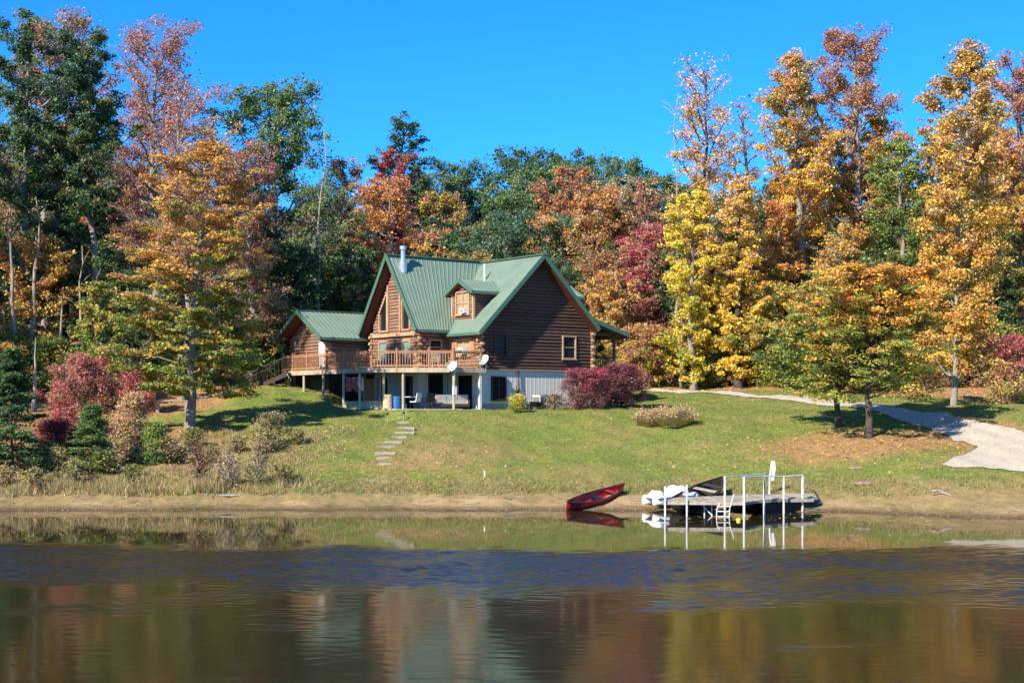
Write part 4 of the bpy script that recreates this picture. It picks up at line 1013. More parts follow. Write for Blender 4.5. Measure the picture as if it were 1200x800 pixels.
# white pedal boat
x, y = wx(786, 65.0), 65.0
o = empty('pedal_boat', (x, y, float(ground(x, y)) + .03), R(24), 'white pedal boat with two moulded seats resting on the sand', 'pedal boat'); o.rotation_euler = (0, -R(3), R(24))
for s_ in (-1, 1):
    b = MB(); rings = []
    for i in range(13):
        u = i / 12; ww = .25 * min(1, (math.sin(math.pi * (u * .9 + .05)) * 1.6)); x0 = -1.15 + 2.3 * u; hh = .34 + .06 * u
        rings.append([(x0, s_ * .46 + ww * math.cos(a), .2 + (hh / 2) * math.sin(a)) for a in [2 * math.pi * q / 12 for q in range(12)]])
    b.loft(rings); b.build('pontoon', M['white'], o, smooth=True)
b = MB(); b.poly([(-1.1, -.5), (-.9, -.66), (.8, -.66), (1.12, -.4), (1.18, 0), (1.12, .4), (.8, .66), (-.9, .66), (-1.1, .5)], .36, .45); b.build('deck', M['white'], o)
for s_ in (-.33, .33):
    b = MB(); rings = []
    for i in range(9):
        f = i / 8; x0 = .05 + .6 * f; zz = .45 + .36 * math.sin(math.pi * f) ** .6
        rings.append([(x0, s_ - .27, .44), (x0, s_ - .22, .44 + (zz - .44) * .9), (x0, s_, zz), (x0, s_ + .22, .44 + (zz - .44) * .9), (x0, s_ + .27, .44)])
    b.loft(rings); b.build('seat', M['white'], o, smooth=True)
b = MB(); rings = []
for i in range(9):
    f = i / 8; x0 = -.95 + .5 * f; zz = .45 + .2 * math.sin(math.pi * f)
    rings.append([(x0, -.5, .44), (x0, -.3, zz), (x0, .3, zz), (x0, .5, .44)])
b.loft(rings); b.build('bow_cover', M['white'], o, smooth=True)
b = MB(); b.box(-1.0, .9, -.69, -.664, .28, .34); b.box(-1.0, .9, .664, .69, .28, .34); b.build('stripe', M['blue'], o)

ZD = .62
dock = empty('dock', (0, 0, 0), 0, 'weathered plank dock with white pipe railings on the far shore', 'dock')
ring = [(wx(779, 60.4), 60.4), (wx(871, 60.0), 60.0), (wx(888, 61.4), 61.4), (wx(957, 63.6), 63.6), (wx(950, 66.2), 66.2), (wx(872, 64.5), 64.5), (wx(792, 62.7), 62.7)]
b = MB(); x = min(p[0] for p in ring)
ringT = [(q, p) for p, q in ring]
while x < max(p[0] for p in ring):
    for a, c in ring_spans(ringT, x + .065):
        t = rnd.uniform(.8, 1.2); b.box(x, x + .13, a, c, ZD - .04, ZD, c=(t, t, t * .97))
    x += .14
b.build('planks', M['plank'], dock)
b = MB()
for (xa, ya), (xb, yb) in zip(ring, ring[1:] + ring[:1]): b.bar((xa, ya, ZD - .10), (xb, yb, ZD - .10), .05, .11)
for f in (.3, .6): b.bar((ring[0][0], 60.4 + 2 * f, ZD - .12), (ring[3][0] - .3, 62 + 2.6 * f, ZD - .12), .05, .14)
b.build('frame', M['plank'], dock)
def dpost(px, D, ztop, r=.035, zb=-1.0):
    b = MB(); x = wx(px, D); b.tube([(x, D, zb), (x, D, ztop)], r, 9); b.build('post', M['whitemetal'], dock)
    return (x, D)
dpost(779.5, 60.3, wz(569.5, 60.3), .04); dpost(805, 60.2, wz(567.5, 60.2), .04)
pA = dpost(849.5, 60.1, wz(558, 60.1), .045); pB = dpost(872, 59.9, wz(558.5, 59.9), .05); pC = dpost(895.5, 61.3, wz(557, 61.3), .045); pD = dpost(918.5, 62.1, wz(557.5, 62.1), .045); pE = dpost(940.5, 62.8, wz(556, 62.8), .045)
b = MB()
zt = [wz(558, 60.1), wz(558.5, 59.9), wz(557, 61.3), wz(557.5, 62.1), wz(556, 62.8)]
for p, q, za, zb in ((pB, pC, zt[1], zt[2]), (pC, pD, zt[2], zt[3]), (pD, pE, zt[3], zt[4])): b.tube([(p[0], p[1], za - .02), (q[0], q[1], zb - .02)], .028, 7)
bk = (wx(896, 64.4), 64.4); b.tube([(pA[0], pA[1], zt[0] - .02), (bk[0], bk[1], wz(555, 64.4))], .028, 7)
b.tube([(pE[0], pE[1], zt[4] - .02), (wx(941.5, 65.6), 65.6, wz(556.5, 65.6))], .028, 7)
b.build('rail', M['whitemetal'], dock)
dpost(941.5, 65.6, wz(556.5, 65.6), .03, .2); dpost(896, 64.4, wz(555, 64.4), .03, .2)
# solid black wedge standing in for the shadow under the right half
b = MB(); b.hexa([(wx(896, 62.2), 62.0, -.12), (wx(938, 63.2), 63.2, -.12), (wx(938, 65), 65.0, -.05), (wx(890, 64), 64.0, -.05), (wx(890, 61.9), 61.75, ZD - .215), (wx(954, 63.7), 63.7, ZD - .215), (wx(950, 66), 65.9, ZD - .215), (wx(876, 64.3), 64.3, ZD - .215)])
b.build('float', M['black'], dock)  # shade given a solid shape, not a real float
b = MB()
for px in (825.5, 834): b.tube([(wx(px, 60.6), 60.6, -.8), (wx(px, 60.6), 60.6, ZD - .2)], .03, 6)
for px in (843, 858): b.tube([(wx(px + 2, 60.2), 60.2, .9 if px > 850 else ZD), (wx(px - 3, 59.9), 59.9, .3), (wx(px - 4, 59.7), 59.7, -.6)], .022, 6)
for z in (.42, .22, .02, -.15): b.tube([(wx(840.5 - z, 59.8), 59.85, z), (wx(855.5, 59.8), 59.85, z)], .022, 6)
b.bar((wx(843, 60.3), 60.3, -.3), (wx(824, 60.6), 60.6, .4), .05, .03)
b.build('ladder', M['whitemetal'], dock)
x, y, z = at(901.5, 579); o = empty('stake_with_towel', (x, y, z), 0, 'tall white stake with a folded pale towel tied to it behind the dock railing', 'stake')
b = MB(); b.tube([(0, 0, -.2), (.02, 0, .75), (.12, 0, 1.5)], .035, 8); b.build('stake', M['white'], o)
b = MB(); b.loft([[(.1 + .05 * math.sin(zz * 9), -.06, zz), (.2 + .04 * zz + .03 * math.sin(zz * 7), -.05, zz), (.27, .02, zz + .02), (.2, .07, zz), (.1, .06, zz)] for zz in (.62, .75, .9, 1.05, 1.2, 1.35, 1.48)]); b.build('towel', M['white_cloth'], o)
b = MB(); b.tube([(0, 0, -.06), (0, 0, -.02), (0, 0, .06), (0, 0, .1)], [.04, .1, .09, .02], 12); e = b.build('buoy', M['yellow'], None, smooth=True); D_ = 57.8; e.location = (wx(865.5, D_), D_, .01); tag(e, 'small yellow float on the water below the dock', 'buoy')

# ------------------------------------------------------------------ trees one can tell apart
T = px_tree
# left group
T('tree', 'broad low-branched tree with green and yellow tiers standing on the left lawn', 'tree', 228, 165, 464, 92, 82, base=(221, 503), seed=11, shape='beech', low=('ltgreen', 'yelgreen', 'gold', 'yelgreen', 'green', 'orange'), high=('orange', 'gold', 'orange', 'rust'), leaf=.2, limbs=74, clump=.095, flatz=.3, bare=.42, sparse_top=.6, tr=.23, patchy=.92, leaves=54000)
T('tree', 'half bare tree with pinkish twigs rising behind the tiered tree of the left lawn', 'tree', 212, 84, 330, 52, 92, seed=12, shape='vase', low=('orange', 'rust', 'peach'), high=('pink', 'peach', 'rust'), leaf=.17, limbs=56, bare=.6, sparse_top=.5, leaves=7000, tr=.2, clump=.12)
T('tree', 'tall dark green tree at the left edge of the photo', 'tree', 8, 14, 400, 60, 97, seed=13, low=('dkgreen', 'green'), high=('green', 'blugreen', 'dkgreen'), leaf=.24, limbs=40, leaves=26000, clump=.11)
T('tree', 'tall dark green tree with bare lower trunk, second from the left edge', 'tree', 88, 40, 345, 56, 99, seed=14, low=('dkgreen', 'olive', 'green'), high=('green', 'dkgreen', 'blugreen'), leaf=.23, limbs=40, leaves=24000, clump=.11, wood='bark_dark')
T('tree', 'tall rust topped tree at the upper left corner', 'tree', 52, 8, 230, 70, 112, seed=15, low=('rust', 'olive', 'green'), high=('rust', 'pink', 'green', 'rust'), leaf=.24, limbs=36, leaves=18000, patchy=.95)
T('tree', 'tall pinkish red tree reaching above its dark green neighbours on the left', 'tree', 170, 26, 300, 72, 112, seed=16, shape='oval', low=('rust', 'plum', 'brown'), high=('rust', 'pink', 'rust', 'brown'), leaf=.22, limbs=44, leaves=21000, sparse_top=.3, patchy=.95, bare=.15)
T('tree', 'dense dark green tree between the pinkish red tree and the left lawn', 'tree', 128, 105, 410, 44, 98, seed=17, low=('dkgreen', 'green'), high=('green', 'dkgreen', 'olive'), leaf=.23, limbs=38, leaves=22000, clump=.11)
T('tree', 'small orange tree under the dark trees at the left edge', 'tree', 28, 272, 430, 46, 95, seed=18, low=('orange', 'gold', 'olive'), high=('orange', 'rust', 'gold'), leaf=.22, limbs=28, leaves=11000)
T('tree', 'slim green and gold tree left of the tiered tree', 'tree', 112, 330, 440, 30, 92, seed=19, low=('ltgreen', 'green', 'yelgreen'), high=('gold', 'ltgreen', 'olive'), leaf=.2, limbs=24, leaves=8000)
T('tree', 'rust brown tree with thin twigs behind the right side of the tiered tree', 'tree', 292, 168, 400, 52, 100, seed=20, low=('brown', 'rust', 'olive'), high=('rust', 'brown', 'pink'), leaf=.2, limbs=40, bare=.25, leaves=15000, sparse_top=.3)
T('tree', 'large round green oak rising above the roof of the small log building', 'tree', 332, 94, 300, 80, 116, seed=21, low=('green', 'dkgreen', 'blugreen'), high=('green', 'blugreen', 'ltgreen'), leaf=.26, limbs=44, leaves=26000, patchy=.98, clump=.10)
T('tree', 'dull green loose tree just left of the small log building', 'tree', 362, 215, 400, 52, 108, seed=22, low=('dkgreen', 'olive', 'green'), high=('sage', 'green', 'olive'), leaf=.22, limbs=36, leaves=17000, bare=.15)
T('tree', 'deep shaded evergreen behind the small log building', 'tree', 330, 290, 440, 55, 103, seed=23, shape='dome', low=('dkgreen',), high=('dkgreen', 'green'), leaf=.24, limbs=34, leaves=18000)
T('tree', 'plum red tree between the round oak and the orange tree', 'tree', 398, 185, 340, 34, 118, seed=24, low=('plum', 'brown'), high=('plum', 'pink', 'brown'), leaf=.21, limbs=32, leaves=10000, bare=.25)
T('pine_tree', 'small dark pine standing alone against the sky left of the cabin', 'tree', 458, 134, 290, 36, 132, seed=25, shape='oval', low=('dkgreen', 'blugreen'), high=('dkgreen', 'blugreen'), leaf=.3, limbs=36, leaves=9000, clump=.14, flatz=.35, sparse_top=.3, wood='bark_dark')
T('tree', 'magenta red tree in front of the small dark pine', 'tree', 447, 176, 300, 27, 122, seed=26, low=('magenta', 'plum'), high=('magenta', 'crimson', 'pink'), leaf=.22, limbs=30, leaves=9000, patchy=.95)
T('tree', 'bright orange tree behind the chimney end of the cabin', 'tree', 460, 208, 400, 46, 114, seed=27, low=('orange', 'gold', 'rust'), high=('orange', 'orange', 'pink'), leaf=.23, limbs=34, leaves=16000)
T('tree', 'shaded green tree behind the gap between the cabin and the small log building', 'tree', 412, 290, 420, 42, 108, seed=28, low=('dkgreen', 'green'), high=('dkgreen', 'olive', 'green'), leaf=.23, limbs=30, leaves=13000)
# centre, behind the cabin
T('tree', 'tall orange brown tree above the right gable of the cabin', 'tree', 648, 194, 390, 40, 124, seed=31, low=('rust', 'gold', 'brown'), high=('rust', 'orange', 'brown'), leaf=.23, limbs=36, leaves=15000)
T('tree', 'rust and gold tree right of the cabin peak with thin grey twigs', 'tree', 702, 214, 400, 44, 120, seed=32, low=('gold', 'rust', 'tan'), high=('rust', 'peach', 'orange'), leaf=.22, limbs=38, bare=.25, leaves=15000)
T('tree', 'muted gold tree behind the middle of the green roof', 'tree', 585, 262, 400, 42, 124, seed=33, low=('gold', 'tan', 'olive'), high=('olive', 'tan', 'gold'), leaf=.23, limbs=30, leaves=12000)
T('tree', 'twiggy olive brown tree behind the chimney pipe', 'tree', 528, 262, 400, 42, 128, seed=34, low=('olive', 'brown', 'green'), high=('brown', 'sage', 'olive'), leaf=.22, limbs=34, bare=.3, leaves=11000)
T('tree', 'reddish pink tree right of the cabin porch', 'tree', 752, 262, 440, 42, 115, seed=35, low=('pink', 'rust', 'olive'), high=('pink', 'crimson', 'rust'), leaf=.22, limbs=36, leaves=15000, bare=.12)
T('tree', 'gold and tan tree directly behind the cabin porch', 'tree', 710, 318, 450, 36, 110, seed=36, low=('gold', 'yelgreen', 'tan'), high=('gold', 'orange', 'tan'), leaf=.21, limbs=28, leaves=11000)
T('tree', 'rusty tree standing between the porch and the bright yellow tree', 'tree', 768, 205, 420, 30, 120, seed=37, low=('rust', 'pink', 'tan'), high=('peach', 'rust', 'brown'), leaf=.21, limbs=34, bare=.3, leaves=9000)
# right group
T('tree', 'bright yellow tree with a tall sparse peach coloured top', 'tree', 842, 62, 432, 52, 109, base=(840, 452), seed=41, shape='oval', low=('yellow', 'yellow', 'gold'), high=('peach', 'peach', 'gold'), leaf=.22, limbs=60, leaves=26000, sparse_top=.82, wood='bark_dark', tr=.24, bare=.12, patchy=.9)
T('tree', 'lower yellow tree left of the tall yellow one', 'tree', 812, 225, 445, 36, 107, seed=42, low=('yellow', 'gold', 'yelgreen'), high=('yellow', 'gold'), leaf=.22, limbs=30, leaves=15000)
T('tree', 'slender half bare tree right of the tall yellow one', 'tree', 888, 112, 380, 40, 113, seed=43, shape='vase', low=('gold', 'olive', 'tan'), high=('peach', 'pink'), leaf=.19, limbs=36, leaves=5500, sparse_top=.6, bare=.5)
T('tree', 'green understorey tree behind the grey trunk right of the yellow tree', 'tree', 878, 300, 452, 42, 112, seed=44, low=('dkgreen', 'green', 'olive'), high=('green', 'olive', 'gold'), leaf=.22, limbs=30, leaves=13000)
T('tree', 'gold and green tree on a thick pale trunk with its crown above the middle right', 'tree', 940, 58, 275, 46, 111, seed=45, shape='column', low=('yellow', 'gold', 'orange'), high=('gold', 'orange', 'peach', 'ltgreen'), leaf=.23, limbs=44, leaves=22000, wood='bark_pale', tr=.34, patchy=.9)
T('tree', 'tallest russet and plum tree on the right', 'tree', 1010, 30, 290, 56, 116, seed=46, low=('rust', 'orange', 'gold'), high=('rust', 'plum', 'pink', 'rust'), leaf=.23, limbs=44, leaves=22000, patchy=.95, shape='oval')
T('tree', 'pink red tree glimpsed between the russet tree and the tall golden one', 'tree', 1018, 176, 330, 30, 124, seed=47, low=('pink', 'magenta'), high=('magenta', 'crimson', 'pink'), leaf=.22, limbs=26, leaves=8000)
T('tree', 'fresh green tree left of the tall golden one', 'tree', 1052, 160, 350, 44, 106, seed=48, shape='column', low=('ltgreen', 'green'), high=('ltgreen', 'yelgreen', 'green'), leaf=.22, limbs=32, leaves=14000)
T('tree', 'tall golden tree with a slim pale trunk beside the gravel drive', 'tree', 1110, 50, 435, 58, 103, base=(1117, 474), seed=49, shape='column', low=('gold', 'gold', 'orange'), high=('gold', 'orange', 'peach', 'olive'), leaf=.22, limbs=60, leaves=36000, wood='bark_pale', tr=.15, patchy=.9)
T('tree', 'tall russet tree at the right edge', 'tree', 1192, 62, 330, 52, 110, seed=50, low=('rust', 'gold', 'brown'), high=('rust', 'pink', 'rust'), leaf=.23, limbs=40, leaves=14000, patchy=.95)
T('tree', 'dark green tree below the russet tree at the right edge', 'tree', 1166, 232, 450, 46, 104, seed=51, low=('dkgreen', 'green'), high=('olive', 'green', 'gold'), leaf=.23, limbs=34, leaves=16000)
T('tree', 'leafless grey tree beneath the gold and green crown', 'tree', 985, 248, 380, 38, 108, seed=52, shape='vase', low=('tan', 'gold'), high=('brown',), leaf=.16, limbs=44, leaves=1500, bare=.9, wood='bark_pale', tr=.16)
T('tree', 'olive tree with yellow leaves left of the lawn pair', 'tree', 922, 330, 455, 48, 106, seed=53, low=('ltgreen', 'olive', 'yelgreen'), high=('gold', 'gold', 'olive'), leaf=.21, limbs=32, leaves=14000)
T('tree', 'leaning right tree of the pair on the lawn, green below and golden above', 'tree', 1030, 314, 466, 100, 78, base=(1017, 513), seed=54, shape='dome', low=('ltgreen', 'ltgreen', 'yelgreen', 'gold'), high=('gold', 'yellow', 'gold', 'orange'), leaf=.19, limbs=50, leaves=42000, clump=.085, flatz=.4, tr=.19, wood='bark_dark', patchy=.85)
T('tree', 'smaller left tree of the pair on the lawn, green with yellow tips', 'tree', 962, 352, 462, 68, 80, base=(983, 501), seed=55, shape='dome', low=('green', 'ltgreen', 'yelgreen'), high=('yelgreen', 'gold', 'gold'), leaf=.19, limbs=38, leaves=24000, clump=.09, flatz=.4, tr=.16, wood='bark_dark', patchy=.85)

T('tree', 'olive gold tree between the slender half bare tree and the thick pale trunk', 'tree', 912, 205, 430, 34, 115, seed=81, low=('olive', 'gold', 'rust'), high=('gold', 'olive', 'peach'), leaf=.22, limbs=34, leaves=13000, bare=.2)
T('tree', 'golden olive tree between the fresh green tree and the tall golden one', 'tree', 1082, 140, 400, 34, 112, seed=82, low=('gold', 'ltgreen', 'olive'), high=('gold', 'yelgreen', 'orange'), leaf=.22, limbs=36, leaves=14000)
T('tree', 'rusty gold tree just right of the tall golden one', 'tree', 1152, 128, 400, 38, 113, seed=83, low=('gold', 'olive', 'brown'), high=('rust', 'gold', 'olive'), leaf=.22, limbs=38, leaves=15000, bare=.1)
T('tree', 'orange tree behind the thick pale trunk', 'tree', 972, 150, 350, 34, 119, seed=84, low=('orange', 'rust', 'gold'), high=('orange', 'rust'), leaf=.22, limbs=34, leaves=12000)
T('tree', 'pale twiggy tan tree behind the right end of the cabin roof', 'tree', 735, 205, 400, 32, 128, seed=85, low=('tan', 'brown', 'olive'), high=('tan', 'peach', 'sage'), leaf=.2, limbs=36, leaves=9000, bare=.35, wood='bark_pale')
T('tree', 'tan twiggy tree between the pinkish red tree and the round oak', 'tree', 250, 138, 380, 34, 109, seed=86, low=('brown', 'rust', 'tan'), high=('pink', 'tan', 'peach'), leaf=.19, limbs=44, leaves=9000, bare=.4, wood='bark_pale')
T('tree', 'grey green tree with thin limbs above the left end of the small log building', 'tree', 392, 258, 400, 36, 113, seed=87, low=('sage', 'olive', 'green'), high=('sage', 'tan'), leaf=.2, limbs=34, leaves=10000, bare=.3, wood='bark_pale')

T('tree', 'second low yellow tree, in front of the slender half bare tree', 'tree', 866, 208, 440, 34, 106, seed=88, low=('yellow', 'gold', 'yellow'), high=('yellow', 'gold', 'peach'), leaf=.22, limbs=34, leaves=15000, wood='bark_dark')
T('tree', 'broad gold and rust tree filling the gap left of the thick pale trunk', 'tree', 902, 232, 440, 34, 110, seed=89, low=('gold', 'yelgreen', 'rust'), high=('orange', 'gold', 'rust'), leaf=.22, limbs=34, leaves=13000)
T('tree', 'olive gold tree behind the left half of the lawn pair', 'tree', 990, 262, 440, 42, 107, seed=90, low=('gold', 'olive', 'orange'), high=('gold', 'orange', 'tan'), leaf=.22, limbs=34, leaves=15000, bare=.1)
T('tree', 'golden tree filling the gap between the russet tree and the fresh green one', 'tree', 1034, 120, 380, 32, 118, seed=91, low=('gold', 'orange', 'rust'), high=('rust', 'gold', 'orange'), leaf=.22, limbs=36, leaves=14000)
T('tree', 'orange gold tree at the right edge in front of the tall russet one', 'tree', 1186, 150, 430, 36, 107, seed=92, low=('gold', 'orange', 'olive'), high=('orange', 'rust', 'gold'), leaf=.22, limbs=36, leaves=15000)

# dead trunks
def snag(px, top, D, label, r, base=None, lean=.0, twigs=3, group='dead standing trunks', seed=1, m='bark_pale'):
    if base: x, D, gz = at(*base)
    else: x = wx(px, D); gz = float(ground(x, D))
    h = wz(top, D) - gz; rg = random.Random(seed); b = MB(); lean = lean or rg.uniform(-.03, .03); pts = [(lean * h * (i / 8) ** 1.2 + rg.uniform(-.014, .014) * h, rg.uniform(-.01, .01) * h, -.2 + (h + .2) * i / 8) for i in range(9)]
    b.tube(pts, [r * (1.15 - 1.0 * i / 8) for i in range(9)], 9)
    for i in range(twigs):
        f = rg.uniform(.5, .95); z = h * f; a = rg.uniform(0, 6.28); L_ = rg.uniform(.5, 1.6)
        x0 = lean * h * f ** 1.2; b.tube([(x0, 0, z), (x0 + L_ * .5 * math.cos(a), L_ * .5 * math.sin(a), z + L_ * .5), (x0 + L_ * math.cos(a), L_ * math.sin(a), z + L_ * .8)], [r * .35, r * .2, r * .08], 5)
    o = b.build('dead_tree', M[m], None, smooth=True); o.location = (x, D, gz); tag(o, label, 'dead tree', group)
snag(371, 152, 104, 'tall bare white trunk standing right of the round oak', .13, twigs=7, seed=2)
snag(797, 108, 112, 'thin bare birch trunk left of the tall yellow tree', .12, twigs=9, seed=3)
snag(97, 288, 95, 'grey dead trunk with a forked top among the left trees', .14, twigs=5, seed=4)
snag(72, 348, 92, 'short broken pale trunk at the left', .17, twigs=0, seed=5)
snag(40, 395, 88, 'pale broken stump near the left edge', .14, twigs=0, seed=6)
snag(800, 280, 108, 'short grey trunk standing in the yellow leaves', .12, twigs=1, seed=7)
for px, top, D, lb, sd in ((18, 240, 93, 'dark straight trunk nearest the left edge', 21), (38, 230, 94, 'dark straight trunk second from the left edge', 22)):
    snag(px, top, D, lb, .2, twigs=2, seed=sd, group='bare lower trunks at the left', m='bark')

# ------------------------------------------------------------------ shrubs
def bush(name, px, py, hw, top, label, low, high, seed, cat='shrub', leaf=.14, leaves=7000, shape='dome', group=None, flatz=.8, wood='bark_dark', bare=0, patchy=.5, D=None):
    if D: x = wx(px, D); gz = float(ground(x, D))
    else: x, D, gz = at(px, py)
    H = wz(top, D) - gz; Rr = .9 * hw / F * D
    return make_tree(name, (x, D, gz - .04), label, cat, group, wood=wood, cn='foliage', seed=seed, H=max(.4, H), cb=.12, Rr=Rr, shape=shape, low=low, high=high, leaves=leaves, leaf=leaf, limbs=24, clump=.13, flatz=flatz, tr=.05, bare=bare, patchy=patchy)
bush('shrub', 688, 484, 31, 434, 'bright crimson shrub at the foot of the dark gable, left half of the hedge', ('darkred', 'plum', 'darkred', 'brown'), ('crimson', 'plum', 'darkred', 'crimson'), 61, shape='hedge', leaves=15000, leaf=.11, D=88.6)
bush('shrub', 728, 478, 32, 428, 'purple red shrub on the right half of the hedge by the porch', ('darkred', 'darkred', 'brown', 'plum'), ('plum', 'darkred', 'magenta', 'darkred'), 62, shape='hedge', leaves=16000, leaf=.12, D=91.6)
bush('shrub', 606, 483, 9, 463, 'small yellow green shrub against the pale basement wall', ('yelgreen', 'ltgreen'), ('yelgreen', 'yellow'), 63, leaves=2600, leaf=.09, D=88.6)
bush('shrub', 650, 484, 12, 462, 'thin twiggy shrub between the air conditioning unit and the crimson hedge', ('sage', 'tan'), ('pink', 'tan'), 64, leaves=900, leaf=.08, D=89.2, bare=.3)
bush('pine_tree', 14, 552, 52, 405, 'dark green young pine at the left shore edge', ('dkgreen', 'green'), ('green', 'dkgreen'), 65, cat='tree', shape='cone', leaf=.17, leaves=15000, flatz=.35)
bush('shrub', 98, 500, 50, 418, 'magenta red shrub between the young pine and the tiered tree', ('magenta', 'plum', 'rust'), ('magenta', 'pink', 'pink', 'rust'), 66, leaves=12000, leaf=.14, D=80)
bush('shrub', 66, 545, 26, 492, 'low dark red shrub left of the young green pine', ('darkred', 'crimson'), ('crimson', 'darkred'), 67, leaves=4500, leaf=.12, D=74)
bush('pine_tree', 106, 553, 30, 472, 'bright green young pine on the left bank in front of the magenta shrub', ('ltgreen', 'green', 'olive'), ('green', 'ltgreen', 'green'), 68, cat='tree', shape='cone', leaf=.13, leaves=12000, flatz=.35)
bush('shrub', 152, 552, 26, 462, 'peach and yellow leaved shrub right of the bright green young pine', ('peach', 'rust', 'sage', 'tan'), ('pink', 'peach', 'gold', 'tan'), 69, leaves=6500, leaf=.13, D=74, bare=.2)
bush('shrub', 180, 552, 14, 496, 'small fresh green shrub beside the peach leaved one', ('green', 'ltgreen'), ('ltgreen', 'green', 'yelgreen'), 70, leaves=3600, leaf=.11, D=73)
bush('shrub', 158, 470, 24, 432, 'rosy shrub behind the left end of the bench', ('rust', 'magenta'), ('pink', 'magenta'), 71, leaves=4000, leaf=.13, D=88)
bush('shrub', 1184, 487, 34, 394, 'red and yellow shrub at the right edge beyond the drive', ('gold', 'peach', 'pink', 'yelgreen'), ('pink', 'crimson', 'pink', 'magenta'), 72, leaves=9500, leaf=.14, D=86)
bush('shrub', 318, 526, 26, 484, 'yellowish weedy shrub on the left bank below the lawn', ('olive', 'tan', 'yelgreen'), ('tan', 'olive'), 73, leaves=2600, leaf=.1, bare=.3)
bush('shrub', 268, 572, 24, 528, 'grey leafless shrub near the bleached log', ('tan', 'brown'), ('tan', 'peach'), 74, leaves=900, leaf=.09, bare=.8, shape='vase', wood='bark')
bush('shrub', 300, 568, 24, 510, 'thin tan shrub right of the grey leafless one', ('tan', 'olive', 'sage'), ('tan', 'rust'), 75, leaves=1600, leaf=.09, bare=.6, shape='vase', wood='bark')
bush('shrub', 232, 566, 22, 520, 'thin brown shrub left of the grey leafless one', ('brown', 'tan'), ('rust', 'brown'), 76, leaves=1300, leaf=.09, bare=.6, shape='vase')
# row of shrubs along the edge of the wood, right of the cabin
pals = [(('yelgreen', 'gold', 'ltgreen'), ('gold', 'yelgreen', 'tan')), (('rust', 'pink', 'tan'), ('peach', 'rust', 'gold')), (('green', 'dkgreen', 'ltgreen'), ('ltgreen', 'green', 'gold')), (('gold', 'orange', 'olive'), ('gold', 'orange'))]
kinds = ['yellow green', 'rosy tan', 'deep green', 'golden']
protos = []
for i, (a, b_) in enumerate(pals):
    for j in range(2):
        protos.append((make_tree('shrub', (0, 0, 0), f'{kinds[i]} shrub along the edge of the wood', 'shrub', f'{kinds[i]} shrubs along the edge of the wood', wood='bark_dark', cn='foliage', seed=200 + i * 7 + j, H=3.2, cb=.1, Rr=1.9, shape='dome', low=a, high=b_, leaves=6500, leaf=.17, limbs=20, clump=.15, flatz=.75, tr=.05, patchy=.6), i))
edge = [(700, 0, 3.4), (738, 0, 3.6), (752, 1, 4.4), (768, 0, 3.2), (786, 2, 3.0), (812, 2, 2.6), (826, 0, 2.4), (852, 2, 3.2), (866, 3, 2.2), (888, 2, 3.6), (905, 0, 3.4), (925, 2, 3.2), (948, 3, 3.0), (1075, 3, 2.6), (1092, 1, 2.2), (1140, 1, 3.4), (1158, 2, 4.2),
        (1128, 2, 3.0), (1175, 1, 2.6), (1215, 2, 4.0), (1240, 0, 3.2), (60, 2, 3.6), (90, 0, 3.2), (128, 2, 3.4), (190, 2, 2.6), (250, 2, 3.4), (278, 2, 4.0), (300, 2, 3.6), (325, 2, 3.2), (8, 3, 3.4), (-30, 2, 4.2), (1000, 2, 3.0), (1030, 1, 2.6), (1060, 2, 2.8), (970, 0, 2.6), (-60, 1, 4)]
rg2 = random.Random(9); cnt = {}; recs2 = []
for px, kd, h in edge:
    D = 108.5 if 690 < px < 900 else (106 if px < 1040 and px > 700 else (101 if px > 1040 else (100 if px > 170 else 90))) + rg2.uniform(0, 1.5)
    D += rg2.uniform(0, 1.5); x = wx(px, D); loc = (x, D, float(ground(x, D)) - .05)
    j = kd * 2 + rg2.randint(0, 1); pr = protos[j][0]; s = h / 3.2
    if j not in cnt: pr.location = loc; pr.scale = (s, s, s); pr.rotation_euler = (0, 0, rg2.uniform(0, 6)); cnt[j] = 1
    else: pr = dup(pr, loc, rg2.uniform(0, 6.28), (s * rg2.uniform(.9, 1.2), s))
    recs2.append((pr, kinds[kd], '', px))
for j, (pr, _) in enumerate(protos):
    if j not in cnt:
        for ch in list(pr.children): bpy.data.objects.remove(ch)
        bpy.data.objects.remove(pr)

wrs = random.Random(31); wp = []
for i, (a, b_) in enumerate(((('tan', 'straw0', 'olive'), ('tan', 'yelgreen')), (('brown', 'olive', 'tan'), ('tan', 'rust')), (('ltgreen', 'olive', 'tan'), ('yelgreen', 'ltgreen', 'gold')))):
    a = tuple('tan' if q == 'straw0' else q for q in a)
    wp.append(make_tree('weed_clump', (0, 0, 0), '', 'weed', None, wood='bark_dark', cn='foliage', seed=500 + i, H=1.3, cb=.05, Rr=.8, shape='vase' if i < 2 else 'dome', low=a, high=b_, leaves=900, leaf=.12, limbs=22, clump=.2, flatz=.8, tr=.02, bare=.3, patchy=.8))
wk_ = ('tan', 'rusty', 'greenish'); wl = []; wu = set()
for n_ in range(26):
    px = wrs.uniform(-10, 352); py = wrs.uniform(525, 574) if px < 190 else wrs.uniform(512, 574)
    i = wrs.choice([0, 0, 1, 2]); x, y, z = at(px, py); sc = wrs.uniform(.35, .95)
    if i not in wu: wu.add(i); o_ = wp[i]; o_.location = (x, y, z); o_.scale = (sc,) * 3
    else: o_ = dup(wp[i], (x, y, z), wrs.uniform(0, 6), (sc * wrs.uniform(.8, 1.4), sc))
    o_['group'] = f'{wk_[i]} weeds on the left bank'; wl.append((o_, i, px, py))
